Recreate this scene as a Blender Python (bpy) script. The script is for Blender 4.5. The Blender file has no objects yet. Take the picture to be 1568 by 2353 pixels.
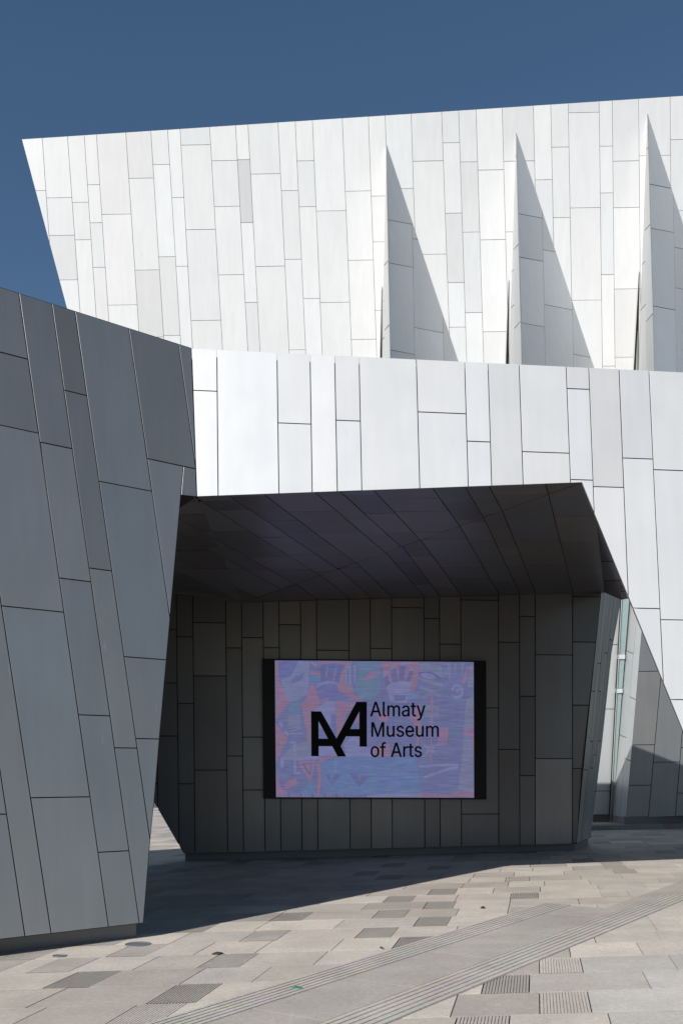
import bpy, math, random
from mathutils import Vector, Matrix
rnd = random.Random(7)
C = bpy.context.scene.collection
SC = bpy.context.scene

# ------------------------------------------------------------------ camera, sky, sun, exposure
F_, VX, VY, CAMH = 2200.0, 784.0, 1770.0, 1.6        # lens, centre column and horizon of the measured drawing
cam_d = bpy.data.cameras.new('camera'); cam = bpy.data.objects.new('camera', cam_d); C.objects.link(cam)
cam.location = (0, 0, CAMH); cam.rotation_euler = (math.pi/2, 0, 0)
cam_d.sensor_fit = 'HORIZONTAL'; cam_d.sensor_width = 24; cam_d.lens = 24*F_/1568
cam_d.shift_y = (VY-1177.0)/1568; cam_d.clip_start = .1; cam_d.clip_end = 3000
SC.camera = cam
SUN = Vector((-.523, -.66, .54)).normalized()
w = bpy.data.worlds.new("World"); SC.world = w; w.use_nodes = True
wn = w.node_tree; bg = wn.nodes['Background']
sky = wn.nodes.new('ShaderNodeTexSky'); sky.sky_type = 'NISHITA'; sky.sun_disc = False
sky.sun_elevation = math.asin(SUN.z); sky.sun_rotation = math.atan2(SUN.x, SUN.y)
sky.altitude = 900; sky.air_density = 1.0; sky.dust_density = .7; sky.ozone_density = 1.2
hs = wn.nodes.new('ShaderNodeHueSaturation'); hs.inputs['Saturation'].default_value = 1.13; hs.inputs['Hue'].default_value = .4965
wn.links.new(sky.outputs[0], hs.inputs['Color']); wn.links.new(hs.outputs[0], bg.inputs[0])
bg.inputs[1].default_value = .086
sd = bpy.data.lights.new('sun', 'SUN'); sd.energy = 5.0; sd.angle = math.radians(.5); sd.color = (1, .98, .955)
so = bpy.data.objects.new('sun', sd); C.objects.link(so); so.location = (-30, -30, 40)
so.rotation_euler = SUN.to_track_quat('Z', 'Y').to_euler()
SC.view_settings.view_transform = 'Standard'; SC.view_settings.look = 'None'
SC.view_settings.exposure = 0; SC.view_settings.gamma = 1
SC.view_settings.use_curve_mapping = False

# ------------------------------------------------------------------ materials
def mat(name, rough=.5, metal=0., coat=0., bump=.0, bscale=1., mottle=.04, mscale=1.5, streak=0., speck=0., color=None, spec=.5, rvar=.0):
    m = bpy.data.materials.new(name); m.use_nodes = True; nt = m.node_tree; N = nt.nodes; L = nt.links
    p = N['Principled BSDF']; p.inputs['Roughness'].default_value = rough; p.inputs['Metallic'].default_value = metal
    p.inputs['Specular IOR Level'].default_value = spec
    p.inputs['Coat Weight'].default_value = coat; p.inputs['Coat Roughness'].default_value = .25
    tc = N.new('ShaderNodeTexCoord'); geo = N.new('ShaderNodeNewGeometry')
    if color is None:
        oi = N.new('ShaderNodeObjectInfo'); col = oi.outputs['Color']
    else:
        rg = N.new('ShaderNodeRGB'); rg.outputs[0].default_value = (*color, 1); col = rg.outputs[0]
    def mul(col, tex_out, lo, hi):
        mr = N.new('ShaderNodeMapRange'); mr.inputs['To Min'].default_value = lo; mr.inputs['To Max'].default_value = hi
        mr.inputs['From Min'].default_value = .3; mr.inputs['From Max'].default_value = .7
        L.new(tex_out, mr.inputs['Value'])
        mx = N.new('ShaderNodeVectorMath'); mx.operation = 'SCALE'
        L.new(col, mx.inputs[0]); L.new(mr.outputs[0], mx.inputs['Scale']); return mx.outputs[0]
    def noise(scale, det=3, vec=None, stretch=None):
        n = N.new('ShaderNodeTexNoise'); n.inputs['Scale'].default_value = scale; n.inputs['Detail'].default_value = det
        src = geo.outputs['Position']
        if stretch:
            mp = N.new('ShaderNodeMapping'); mp.inputs['Scale'].default_value = stretch; L.new(src, mp.inputs[0]); src = mp.outputs[0]
        L.new(src, n.inputs['Vector']); return n.outputs['Fac']
    if mottle: col = mul(col, noise(mscale), 1-mottle, 1+mottle)
    if streak: col = mul(col, noise(9, 4, stretch=(1, 1, .08)), 1-streak, 1+streak*.4)
    if speck:
        col = mul(col, noise(170, 2), 1-speck, 1+speck)
        col = mul(col, noise(26, 4), 1-speck*.45, 1+speck*.35)
        col = mul(col, noise(2.2, 4), 1-speck*.5, 1+speck*.3); col = mul(col, noise(.6, 5), 1-speck*.3, 1+speck*.2)
    if streak:                                    # a few pale scuffs and dried run marks
        mr = N.new('ShaderNodeMapRange'); mr.inputs['From Min'].default_value = .70; mr.inputs['From Max'].default_value = .76
        mr.inputs['To Min'].default_value = 1; mr.inputs['To Max'].default_value = 1.22 if metal > .4 else .93
        L.new(noise(5, 5, stretch=(1.6, 1.6, .35)), mr.inputs['Value'])
        mx = N.new('ShaderNodeVectorMath'); mx.operation = 'SCALE'; L.new(col, mx.inputs[0]); L.new(mr.outputs[0], mx.inputs['Scale']); col = mx.outputs[0]
    L.new(col, p.inputs['Base Color'])
    if rvar:
        mr = N.new('ShaderNodeMapRange'); mr.inputs['To Min'].default_value = rough-rvar; mr.inputs['To Max'].default_value = rough+rvar
        L.new(noise(3, 4), mr.inputs['Value']); L.new(mr.outputs[0], p.inputs['Roughness'])
    if bump:
        b = N.new('ShaderNodeBump'); b.inputs['Strength'].default_value = 1; b.inputs['Distance'].default_value = bump
        L.new(noise(bscale, 3), b.inputs['Height']); L.new(b.outputs[0], p.inputs['Normal'])
    return m
M_WHITE = mat('white coated aluminium', rough=.45, metal=.32, coat=.0, bump=.006, bscale=1.1, mottle=.015, streak=.03, rvar=.05)
M_FAR = mat('white coated aluminium of the hall', rough=.5, bump=.004, bscale=.7, mottle=.015, streak=.04)
M_SHADE_GREY = mat('grey shaded cladding', rough=.36, metal=.45, bump=.004, bscale=.8, mottle=.05, mscale=.8, streak=.05, rvar=.05)  # dark grey in place of white panels: their shade is put into the colour
M_BACK = mat('dark joint backing', rough=.9, color=(.012, .012, .012))
M_GASK = mat('grey gasket', rough=.9, color=(.09, .09, .09))
M_WBACK = mat('grey joint backing', rough=.9, color=(.14, .14, .14))
M_PLINTH = mat('dark metal plinth', rough=.45, metal=.3, color=(.16, .16, .165), bump=.002)
M_STONE = mat('granite paving', rough=.75, speck=.22, mottle=.03, bump=.0015, bscale=60)
M_RIB = mat('ribbed granite', rough=.8, speck=.2, mottle=.08)
M_GROUND = mat('paving bed', rough=.95, color=(.12, .11, .10), speck=.2)
M_ROOF = mat('roof membrane', rough=.9, color=(.3, .3, .3))
M_BLACK = mat('black housing', rough=.45, color=(.006, .006, .007), spec=.25)
M_INK = mat('black lettering on screen', rough=.6, color=(.004, .004, .006), spec=.15)
M_STEEL = mat('steel', rough=.6, metal=.2, color=(.16, .165, .17))
M_LEAF = mat('dry leaf', rough=.8, color=(.05, .035, .02))
M_GREEN = mat('green plastic', rough=.5, color=(.02, .22, .13))
M_FRAME = mat('white window frame', rough=.4, color=(.5, .52, .52))
gm = bpy.data.materials.new('green tinted glass'); gm.use_nodes = True; _p = gm.node_tree.nodes['Principled BSDF']
_p.inputs['Base Color'].default_value = (.36, .46, .44, 1); _p.inputs['Roughness'].default_value = .04
_p.inputs['Specular IOR Level'].default_value = .8; _p.inputs['Transmission Weight'].default_value = .35
M_GLASS = gm
sm = bpy.data.materials.new('screen picture'); sm.use_nodes = True; _n = sm.node_tree; _n.nodes.remove(_n.nodes['Principled BSDF'])
_e = _n.nodes.new('ShaderNodeEmission'); _a = _n.nodes.new('ShaderNodeAttribute'); _a.attribute_name = 'Col'
_g = _n.nodes.new('ShaderNodeNewGeometry'); _m = _n.nodes.new('ShaderNodeMapping'); _m.inputs['Scale'].default_value = (1.5, 1, 30)
_t = _n.nodes.new('ShaderNodeTexNoise'); _t.inputs['Scale'].default_value = 2.2; _t.inputs['Detail'].default_value = 5
_r = _n.nodes.new('ShaderNodeMapRange'); _r.inputs['From Min'].default_value = .3; _r.inputs['From Max'].default_value = .7
_r.inputs['To Min'].default_value = .84; _r.inputs['To Max'].default_value = 1.16
_s = _n.nodes.new('ShaderNodeVectorMath'); _s.operation = 'SCALE'
_n.links.new(_g.outputs['Position'], _m.inputs[0]); _n.links.new(_m.outputs[0], _t.inputs['Vector']); _n.links.new(_t.outputs['Fac'], _r.inputs['Value'])
_t2 = _n.nodes.new('ShaderNodeTexNoise'); _t2.inputs['Scale'].default_value = 7; _t2.inputs['Detail'].default_value = 6
_mx = _n.nodes.new('ShaderNodeMix'); _mx.data_type = 'RGBA'; _mx.blend_type = 'SOFT_LIGHT'; _mx.inputs['Factor'].default_value = .2
_n.links.new(_g.outputs['Position'], _t2.inputs['Vector']); _n.links.new(_a.outputs['Color'], _mx.inputs['A']); _n.links.new(_t2.outputs['Color'], _mx.inputs['B'])
_n.links.new(_mx.outputs['Result'], _s.inputs[0]); _n.links.new(_r.outputs[0], _s.inputs['Scale']); _n.links.new(_s.outputs[0], _e.inputs['Color'])
_n.links.new(_e.outputs[0], _n.nodes['Material Output'].inputs[0])
M_SCREEN = sm

# ------------------------------------------------------------------ measuring helpers: a drawing point on a wall plane becomes a point in the place
def ray(x, y): return Vector(((x-VX)/F_, 1., (VY-y)/F_))
CAM = Vector((0, 0, CAMH))
class Plane:
    def __init__(s, p, n):
        s.p = Vector(p); s.n = Vector(n).normalized()
        if s.n.dot(CAM-s.p) < 0: s.n = -s.n
    def hit(s, x, y):
        d = ray(x, y); return CAM + d*((s.p-CAM).dot(s.n)/d.dot(s.n))
    def off(s, k): return Plane(s.p+s.n*k, s.n)
def plane3(a, b, c): return Plane(a, (b-a).cross(c-a))
def at_depth(x, y, Y): return CAM + ray(x, y)*Y
GR = Plane((0, 0, 0), (-.02, 0, 1))
GZ = lambda X: .02*X
def new_obj(name, verts, faces, m, parent=None, color=None, origin=None):
    o_ = Vector(origin) if origin is not None else sum((Vector(v) for v in verts), Vector())/len(verts)
    me = bpy.data.meshes.new(name); me.from_pydata([tuple(Vector(v)-o_) for v in verts], [], faces)
    if m: me.materials.append(m)
    o = bpy.data.objects.new(name, me); C.objects.link(o)
    if parent is not None:
        o.parent = parent; o.location = o_ - wloc(parent)
    else: o.location = o_
    if color: o.color = (*color, 1)
    return o
def wloc(o):
    v = Vector()
    while o is not None: v += o.location; o = o.parent
    return v
def thing(name, label, cat, loc, group=None):
    o = bpy.data.objects.new(name, None); C.objects.link(o); o.location = loc; o.empty_display_size = .3
    o['label'] = label; o['category'] = cat
    if group: o['group'] = group
    return o
def tag(o, label, cat, group=None):
    o['label'] = label; o['category'] = cat
    if group: o['group'] = group
    return o
def prism(name, front, vec, m, parent=None, color=None):
    n = len(front); back = [Vector(p)+Vector(vec) for p in front]
    fs = [tuple(range(n)), tuple(range(2*n-1, n-1, -1))] + [((i+1) % n, i, n+i, n+(i+1) % n) for i in range(n)]
    return new_obj(name, list(front)+back, fs, m, parent, color)
def clip(poly, x1, y1, x2, y2, keep):            # keep=+1: the side to the right of the line walked downwards
    out = []; n = len(poly)
    def sd(p): return keep*((p[0]-x1)*(y2-y1)-(p[1]-y1)*(x2-x1))
    for i in range(n):
        a, b = poly[i], poly[(i+1) % n]; da, db = sd(a), sd(b)
        if da >= 0: out.append(a)
        if (da > 0 and db < 0) or (da < 0 and db > 0):
            t = da/(da-db); out.append((a[0]+(b[0]-a[0])*t, a[1]+(b[1]-a[1])*t))
    return out
def inset2(P, g):
    n = len(P); A = sum(P[i][0]*P[(i+1) % n][1]-P[(i+1) % n][0]*P[i][1] for i in range(n))
    if A < 0: P = P[::-1]
    lines = []
    for i in range(n):
        ax, ay = P[i]; bx, by = P[(i+1) % n]; dx, dy = bx-ax, by-ay; l = math.hypot(dx, dy) or 1e-9
        nx, ny = -dy/l, dx/l; lines.append((ax+nx*g, ay+ny*g, dx/l, dy/l))
    out = []
    for i in range(n):
        a = lines[i-1]; b = lines[i]; cr = a[2]*b[3]-a[3]*b[2]
        if abs(cr) < 1e-3: out.append((b[0], b[1])); continue
        t = ((b[0]-a[0])*b[3]-(b[1]-a[1])*b[2])/cr; out.append((a[0]+a[2]*t, a[1]+a[3]*t))
    return out
def area2(P): return .5*sum(P[i][0]*P[(i+1) % len(P)][1]-P[(i+1) % len(P)][0]*P[i][1] for i in range(len(P)))
def tidy(P, eps):
    Q = []
    for p in P:
        if not Q or math.hypot(p[0]-Q[-1][0], p[1]-Q[-1][1]) > eps: Q.append(p)
    while len(Q) > 2 and math.hypot(Q[0][0]-Q[-1][0], Q[0][1]-Q[-1][1]) <= eps: Q.pop()
    ch = True
    while ch and len(Q) > 3:
        ch = False
        for i in range(len(Q)):
            a, b, c = Q[i-1], Q[i], Q[(i+1) % len(Q)]
            cr = (b[0]-a[0])*(c[1]-b[1])-(b[1]-a[1])*(c[0]-b[0])
            l = math.hypot(b[0]-a[0], b[1]-a[1])*math.hypot(c[0]-b[0], c[1]-b[1])
            if abs(cr) < .004*l: Q.pop(i); ch = True; break
    return Q
def panel(parent, pts3, pl, m, gap, color, thick=.03, name='cladding_panel', cham=.0012, wob=.0012):
    n = pl.n; u = (Vector((0, 0, 1)).cross(n)); u = u.normalized() if u.length > .2 else Vector((1, 0, 0)).cross(n).normalized()
    v = n.cross(u)
    o0 = sum(pts3, Vector())/len(pts3)
    P = tidy([((p-o0).dot(u), (p-o0).dot(v)) for p in pts3], .012)
    if len(P) < 3: return
    Q = inset2(P, gap/2)
    if area2(Q) < .0012: return
    A0 = abs(area2(P))
    if area2(Q) > A0 or max(abs(c) for q in Q for c in q) > 1.02*max(abs(c) for q in P for c in q):
        if gap > .004: return panel(parent, [o0+u*a+v*b for a, b in tidy(P, .04)], pl, m, gap*.4, color, thick, name, cham*.5, wob)
        return
    R = inset2(Q, cham); k = len(Q)
    a, b, c = rnd.gauss(0, wob), rnd.gauss(0, wob), rnd.gauss(0, wob*.6)
    def W(q, d): return o0+u*q[0]+v*q[1]+n*(d+max(-.003, min(.003, a*q[0]+b*q[1]+c)))
    vs = [W(q, 0) for q in R]+[W(q, -cham) for q in Q]+[o0+u*q[0]+v*q[1]-n*thick for q in Q]
    fs = [tuple(range(k))]+[(i, i+k, (i+1) % k+k, (i+1) % k) for i in range(k)]+[(i+k, i+2*k, (i+1) % k+2*k, (i+1) % k+k) for i in range(k)]
    o = new_obj(name, vs, fs, m, parent, color)
    o.data.materials.append(M_BACK if min(color) < .4 else M_GASK)          # edges of a panel are its dark gasket
    for p in o.data.polygons[1+k:]: p.material_index = 1
    return o
def face(parent, name, poly, pl, lines, joints, slope, m, tone, gap=.012, backm=None, back=.12, cuts=(), thick=.03, shrink=0):
    bp = [pl.off(-thick).hit(x, y) for x, y in poly]
    if shrink:
        c = sum(bp, Vector())/len(bp); u = (Vector((0, 0, 1)).cross(pl.n)); u = u.normalized() if u.length > .2 else Vector((1, 0, 0)).cross(pl.n).normalized(); v = pl.n.cross(u)
        q = inset2(tidy([((p-c).dot(u), (p-c).dot(v)) for p in bp], .01), shrink); bp = [c+u*a+v*b for a, b in q]
    bo = prism(name, bp, -pl.n*back, backm or M_BACK, parent)
    sl = slope if callable(slope) else (lambda x, y: slope)
    K = len(lines)
    for k in range(K+1):
        cell = poly
        if k > 0: cell = clip(cell, *lines[k-1], 1)
        if k < K and len(cell) > 2: cell = clip(cell, *lines[k], -1)
        if len(cell) < 3: continue
        js = sorted(joints.get(k, []))
        def xc(y):
            xs = []
            for q in (lines[k-1] if k > 0 else None, lines[k] if k < K else None):
                if q: xs.append(q[0]+(q[2]-q[0])*(y-q[1])/(q[3]-q[1]))
            return sum(xs)/len(xs)
        jl = []
        for j in js:
            y = j if not isinstance(j, tuple) else j[1]; x = xc(j) if not isinstance(j, tuple) else j[0]
            s = sl(x, y); jl.append((x, y, x-100, y-100*s))       # walked leftwards: 'right' is above
        for i in range(len(jl)+1):
            c2 = cell
            if i > 0: c2 = clip(c2, *jl[i-1], 1)
            if i < len(jl) and len(c2) > 2: c2 = clip(c2, *jl[i], -1)
            parts = [c2]
            for cx, cy, ln in cuts:
                for q in list(parts):
                    if len(q) > 2 and inside(q, cx, cy): parts.remove(q); parts += [clip(clip(q, *ln, 1), 452, 1142, 415.5, 1138, -1), clip(q, *ln, -1)]
            for q in parts:
                if len(q) < 3: continue
                mx = sum(p[0] for p in q)/len(q); my = sum(p[1] for p in q)/len(q)
                panel(bo, [pl.hit(*p) for p in q], pl, m, gap, tone(mx, my, q), thick)
    return bo
def inside(P, x, y):
    r = False
    for i in range(len(P)):
        (x1, y1), (x2, y2) = P[i-1], P[i]
        if (y1 > y) != (y2 > y) and x < (x2-x1)*(y-y1)/(y2-y1)+x1: r = not r
    return r
def vp(x0): return lambda x, y: (VY-y)/(x0-x)
def tone_fn(base, var, marks=(), hue=.006):
    def f(x, y, q):
        k = 1+rnd.uniform(-var, var)
        for mx, my, mk in marks:
            if inside(q, mx, my): k = mk
        h = rnd.uniform(-hue, hue)*(.4 if base[0] > .5 else 1)
        return tuple(min(.9, max(.004, b*k+h*s*b*4)) for b, s in zip(base, (-1, 0, 1)))
    return f
def plinth(parent, pts, h, depth, m=None, name='plinth'):
    front = [Vector((p.x, p.y, GZ(p.x)-.05)) for p in pts] + [Vector((p.x, p.y, GZ(p.x)+h)) for p in reversed(pts)]
    d = (pts[-1]-pts[0]); nb = Vector((-d.y, d.x, 0)).normalized()
    if nb.y < 0: nb = -nb
    return prism(name, front, nb*depth, m or M_PLINTH, parent)

# ------------------------------------------------------------------ planes of the walls
Lp = Plane((-.2064*9.3, 9.3, .163), (.6, -.8, .085))
Ca, Cb = Lp.hit(440, 800), Lp.hit(452, 1142)
Fp = plane3(Ca, Cb, Ca+Vector((21000-VX, F_, 0)))
b1, b2 = at_depth(425, 1500, 17.2), at_depth(1315, 1500, 17.85)
Bp = plane3(b1, b2, b1+Vector((0, 0, 1)))
K_B = Bp.hit(563, 1384); CR = Fp.hit(1335.7, 1109.6)
S1p = plane3(Cb, CR, K_B)
S2p = plane3(CR, K_B, Bp.hit(1380, 1361))
S3p = plane3(Cb, K_B, Bp.hit(400, 1362))
Up = Plane(at_depth(1000, 500, 25), Vector((1, -.015, 0)).cross(Vector((.04, .12, -1))))
print('S1', S1p.n, 'S2', S2p.n, 'S3', S3p.n, 'F', Fp.n, 'U', Up.n, 'K', K_B, 'CR', CR, 'Cb', Cb)

# ------------------------------------------------------------------ ground
ground = new_obj('plaza_ground', [(-80, -6, GZ(-80)-.02), (80, -6, GZ(80)-.02), (80, 12, GZ(80)-.02), (80, 400, GZ(80)-.02), (-80, 400, GZ(-80)-.02), (-80, 12, GZ(-80)-.02)],
                 [(0, 1, 2, 3, 4, 5)], M_GROUND, origin=(0, 0, 0))
ground['kind'] = 'structure'
E1 = Vector((1, .045, .02)); E2 = Vector((.199, .98, .00398))      # rows run along E1, slab sides along E2
def uv(p):     # ground point -> (u along row, v across rows)
    det = E1.x*E2.y-E1.y*E2.x
    return ((p.x*E2.y-p.y*E2.x)/det, (E1.x*p.y-E1.y*p.x)/det)
ROW = .61
v0 = uv(GR.hit(1300, 2329))[1]          # a row joint passes here
ribs_px = [(192,2251,1),(435,2278,1),(525,2208,1),(310,2188,0),(165,2211,0),(660,2113,1),(602,2156,0),(225,2171,0),(100,2181,0),(10,2213,0),
 (430,2141,0),(710,2073,0),(540,2063,0),(480,2098,0),(310,2348,0),(916,2068,1),(1021,2044,1),(891,2108,1),(1006,2086,1),(861,2149,1),(989,2125,1),(949,2171,1),
 (1204,2058,1),(1201,2098,0),(1089,2019,0),(1284,1994,1),(1326,2004,1),(1389,1981,0),(1524,1988,0),(1409,2051,0),(1484,2023,0),(1286,2211,0),(1164,2251,1),
 (1296,2301,0),(1109,2342,1),(1549,2146,0),(1204,2023,0),(820,2040,0),(650,2040,0),(760,2010,0)]
RW = .34
rows = {}
for x, y, d in ribs_px:
    u, v = uv(GR.hit(x, y)); rows.setdefault(math.floor((v-v0)/ROW), []).append((u, d))
pave = []      # (px size, u0, u1, row, ribbed)
rmin = math.floor((uv(GR.hit(784, 2352))[1]-v0)/ROW)-4; rmax = math.floor((46-v0)/ROW)
for r in range(rmin, rmax+1):
    vm = v0+(r+.5)*ROW; half = vm*.40+1.2; cu = -vm*.199/1.0*1.0
    xs = sorted(rows.get(r, [])); segs = []; cur = cu-half
    stops = []
    for u, d in xs:
        if not stops or u-RW/2 > stops[-1][1]+.02: stops.append((u-RW/2, u+RW/2, 1 if d else 2))
    if r > 11 or vm > 16:
        stops = []; uu = cu-half+rnd.uniform(.4, 2)
        while uu < cu+half: stops.append((uu, uu+RW, 2)); uu += rnd.uniform(1.6, 4.5)
    for s in stops+[(cu+half, None, None)]:
        gap = s[0]-cur
        if gap > .05:
            n = max(1, round(gap/rnd.uniform(.58, .72))); ws = [rnd.choice((.8, 1, 1, 1.25)) for _ in range(n)]; t = sum(ws)
            for wd in ws: segs.append((cur, cur+gap*wd/t, 0)); cur += gap*wd/t
        if s[1] is not None: segs.append((s[0], s[1], s[2])); cur = s[1]
    for a, b, k in segs: pave.append((1/vm, a, b, r, k))
def gp(u, v, z=0): p = E1*u+E2*v; return Vector((p.x, p.y, p.z+z))
def slab_verts(a, b, r, g=.0045, z=0, dep=.02):
    va, vb = v0+r*ROW+g+.002, v0+(r+1)*ROW-g-.002
    return [gp(a+g, va, z), gp(b-g, va, z), gp(b-g, vb, z), gp(a+g, vb, z), gp(a+g, va, z-dep), gp(b-g, va, z-dep), gp(b-g, vb, z-dep), gp(a+g, vb, z-dep)]
SF = [(0, 1, 2, 3), (0, 4, 5, 1), (1, 5, 6, 2), (2, 6, 7, 3), (3, 7, 4, 0)]
def visible(a, b, r):
    for u in (a, b):
        for v in (v0+r*ROW, v0+(r+1)*ROW):
            p = gp(u, v)
            if p.y < .5: continue
            x = VX+F_*p.x/p.y; y = VY+F_*(CAMH-p.z)/p.y
            if -20 < x < 1590 and y < 2372:
                if y > 2170-.11*x+35 or x > 318+(2122-y)*.09: return True
    return False
tints = [tuple(a_*b_ for a_, b_ in zip(t_, (1.0, .975, .95))) for t_ in [(.52, .47, .405), (.51, .46, .40), (.48, .435, .38), (.49, .44, .385), (.455, .42, .375), (.54, .49, .425), (.44, .405, .36), (.485, .43, .38)]]
RIBMESH = {}
def rib_mesh(dark):
    n = 15; vs = []; fs = []
    wd = RW-.007; dv = ROW-.007; p = wd/n; prof = []
    for i in range(n):
        x = -wd/2+i*p; prof += [(x+.0, -.007), (x+p*.18, -.007), (x+p*.26, 0), (x+p*.92, 0)]
    prof.append((wd/2, -.007))
    for x, z in prof:
        for s in (-1, 1): q = E1*x+E2*(s*dv/2); vs.append((q.x, q.y, q.z+z))
    for i in range(len(prof)-1): fs.append((2*i, 2*i+2, 2*i+3, 2*i+1))
    me = bpy.data.meshes.new('ribbed_slab'); me.from_pydata(vs, [], fs); me.materials.append(M_RIB); return me
RM = rib_mesh(1)
vis = [p for p in pave if visible(*p[1:4])]
vis.sort(key=lambda p: -p[0]*p[0]*(p[2]-p[1]))
objs = vis[:300]; rest = vis[300:]
near = set(id(p) for p in vis); hidden_rest = [p for p in pave if id(p) not in near]
for q, a, b, r, k in objs:
    t = rnd.choice(tints); bright = rnd.choice((rnd.uniform(.88, 1.0), rnd.uniform(1.02, 1.2), rnd.uniform(1.05, 1.2)))
    if v0+(r+.5)*ROW < 8.3 and (a+b)/2 > .6: t = tuple(.5*x+.5*y for x, y in zip(t, (.44, .425, .395)))
    z = rnd.uniform(-.0012, .0012)
    if k:
        o = bpy.data.objects.new('ribbed_slab', RM); C.objects.link(o); o.parent = ground
        o.location = gp((a+b)/2, v0+(r+.5)*ROW, z); o.scale = ((1, 1, 1))
        t = (.39, .35, .305) if k == 1 else (.47, .42, .365)
        o.color = (*[c*bright for c in t], 1)
    else:
        new_obj('paving_slab', slab_verts(a, b, r, z=z), SF, M_STONE, ground, tuple(c*bright for c in t))
# the rest of the paving, far off or out of view: one joined part with a tint per slab
M_REST = mat('granite paving far', rough=.75, speck=.2, mottle=.03)
nt = M_REST.node_tree; at = nt.nodes.new('ShaderNodeAttribute'); at.attribute_name = 'Col'
for l in list(nt.links):
    if l.from_node.type == 'OBJECT_INFO': ts = l.to_socket; nt.links.remove(l); nt.links.new(at.outputs['Color'], ts)
def joined(lst, name):
    vs, fs, cols = [], [], []
    for q, a, b, r, k in lst:
        o = len(vs); vs += slab_verts(a, b, r, z=rnd.uniform(-.001, .001)); fs += [tuple(i+o for i in f) for f in SF]
        t = rnd.choice(tints); bb = rnd.uniform(.9, 1.06)*(.75 if k else 1); cols += [tuple(c*bb for c in t)]*5
    o = new_obj(name, vs, fs, M_REST, ground, origin=(0, 0, 0)); o['kind'] = 'stuff'
    ca = o.data.color_attributes.new('Col', 'FLOAT_COLOR', 'CORNER')
    for p in o.data.polygons:
        for li in p.loop_indices: ca.data[li].color = (*cols[p.index], 1)
joined(rest+hidden_rest, 'paving_slabs_beyond')

# diagonal guide path with two grooved warning strips
T = (GR.hit(2365-.01, 1810)-GR.hit(1264, 2078)); T = Vector((.583, .812, .0117)).normalized(); Nn = Vector((-T.y, T.x, 0)).normalized()
def wn_(x, y): p = GR.hit(x, y); return p.dot(Nn), p.dot(T)
wA0 = wn_(784, 2218)[0]; wA1 = wn_(784, 2253)[0]; wB0 = wn_(1134, 2203)[0]; wB1 = wn_(1209, 2221)[0]; wR = wn_(1494, 2051)[0]
sEnd = wn_(1264, 2078)[1]; s_in = wn_(1384, 2088)[1]
print('band w', wA0, wA1, wB0, wB1, wR, 'send', sEnd, s_in)
def tp(wv, s, z=0):
    p = Nn*wv+Vector((T.x, T.y, 0))/math.hypot(T.x, T.y)*s; return Vector((p.x, p.y, GZ(p.x)+z))
band = thing('guide_path', 'smooth grey granite path crossing the plaza diagonally between two grooved warning strips', 'path', GR.hit(1100, 2250))
del band['category']; band['kind'] = 'structure'
def bar(name, w0, w1, s0, s1, z0, z1, m, col, skew=0, shifted=0):
    v = [tp(w0, s0, z1), tp(w0, s1, z1), tp(w1, s1+shifted, z1), tp(w1, s0+skew, z1)]; v += [Vector((p.x, p.y, p.z-(z1-z0))) for p in v]
    return new_obj(name, v, SF, m, band, col)
def run(w0, w1, s0, s1, L, z, tint):
    s = s0
    while s < s1-.05:
        e = min(s1, s+L*rnd.uniform(.8, 1.2))
        if s1-e < .3: e = s1
        g = rnd.uniform(.94, 1.05); bar('path_slab', w0-.003, w1+.003, s+.003, e-.003, -.006, z, M_STONE, tuple(c*g for c in tint)); s = e
GREYT = (.43, .385, .335)
run(wA1, wB0, 2.2, s_in, 1.15, .005, GREYT)
run(wR, wB0, s_in, 22, 1.15, .005, GREYT)
def strip(w0, w1, s0, s1, n, cut):
    run(w0, w1, s0, s1, .9, .004, (.41, .37, .325))
    p = (w1-w0)/n
    for i in range(n):
        s = s0+rnd.uniform(0, .5); a = w0+p*(i+.17); b = w0+p*(i+.83)
        while s < s1:
            e = min(s+rnd.uniform(.7, .95), s1-i*cut)
            if e-s > .1: bar('rib', a, b, s, e, .003, .0085, M_STONE, tuple(c*rnd.uniform(.95, 1.06) for c in (.50, .45, .395)))
            s = e+.004
            if e >= s1-i*cut-.01: break
strip(wA0, wA1, 2.6, sEnd, 6, -.0)
strip(wB0, wB1, 2.2, 16.5, 6, 0)

def disc(name, x, y, r, label, cat, loc_h=.008):
    c = GR.hit(x, y); n = 28; vs = []; fs = []
    for rr, z in ((r, .001), (r*.96, loc_h), (r*.82, loc_h), (r*.78, loc_h-.004)):
        for i in range(n): a = 2*math.pi*i/n; vs.append((c.x+rr*math.cos(a), c.y+rr*math.sin(a), GZ(c.x)+z))
    for k in range(3): fs += [(k*n+i, k*n+(i+1) % n, (k+1)*n+(i+1) % n, (k+1)*n+i) for i in range(n)]
    fs.append(tuple(range(3*n, 4*n)))
    return tag(new_obj(name, vs, fs, M_STEEL), label, cat)
disc('ground_light', 317, 2171.5, .125, 'large round steel cover set in the paving beside the corner of the grey wing', 'ground light')
disc('ground_light', 137, 2198.5, .065, 'smaller round steel cover in the paving in front of the grey wing', 'ground light')
def scrap(name, pts, m, label, cat, h=.012):
    P = [GR.hit(x, y) for x, y in pts]; c = sum(P, Vector())/len(P)
    top = [p+Vector((0, 0, .006+h*abs(math.sin(i*1.9)))) for i, p in enumerate(P)]; n = len(P)
    vs = top+[c+Vector((0, 0, h*1.3))]+[p+Vector((0, 0, .004)) for p in P]
    fs = [(i, (i+1) % n, n) for i in range(n)]+[((i+1) % n, i, n+1+i, n+1+(i+1) % n) for i in range(n)]
    return tag(new_obj(name, vs, fs, m), label, cat)
scrap('dry_leaf', [(484, 2194.5), (498, 2192), (512, 2193), (503, 2195.5)], M_LEAF, 'dry brown leaf lying between pale slabs near the grooved slab left of the path', 'leaf')
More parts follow.
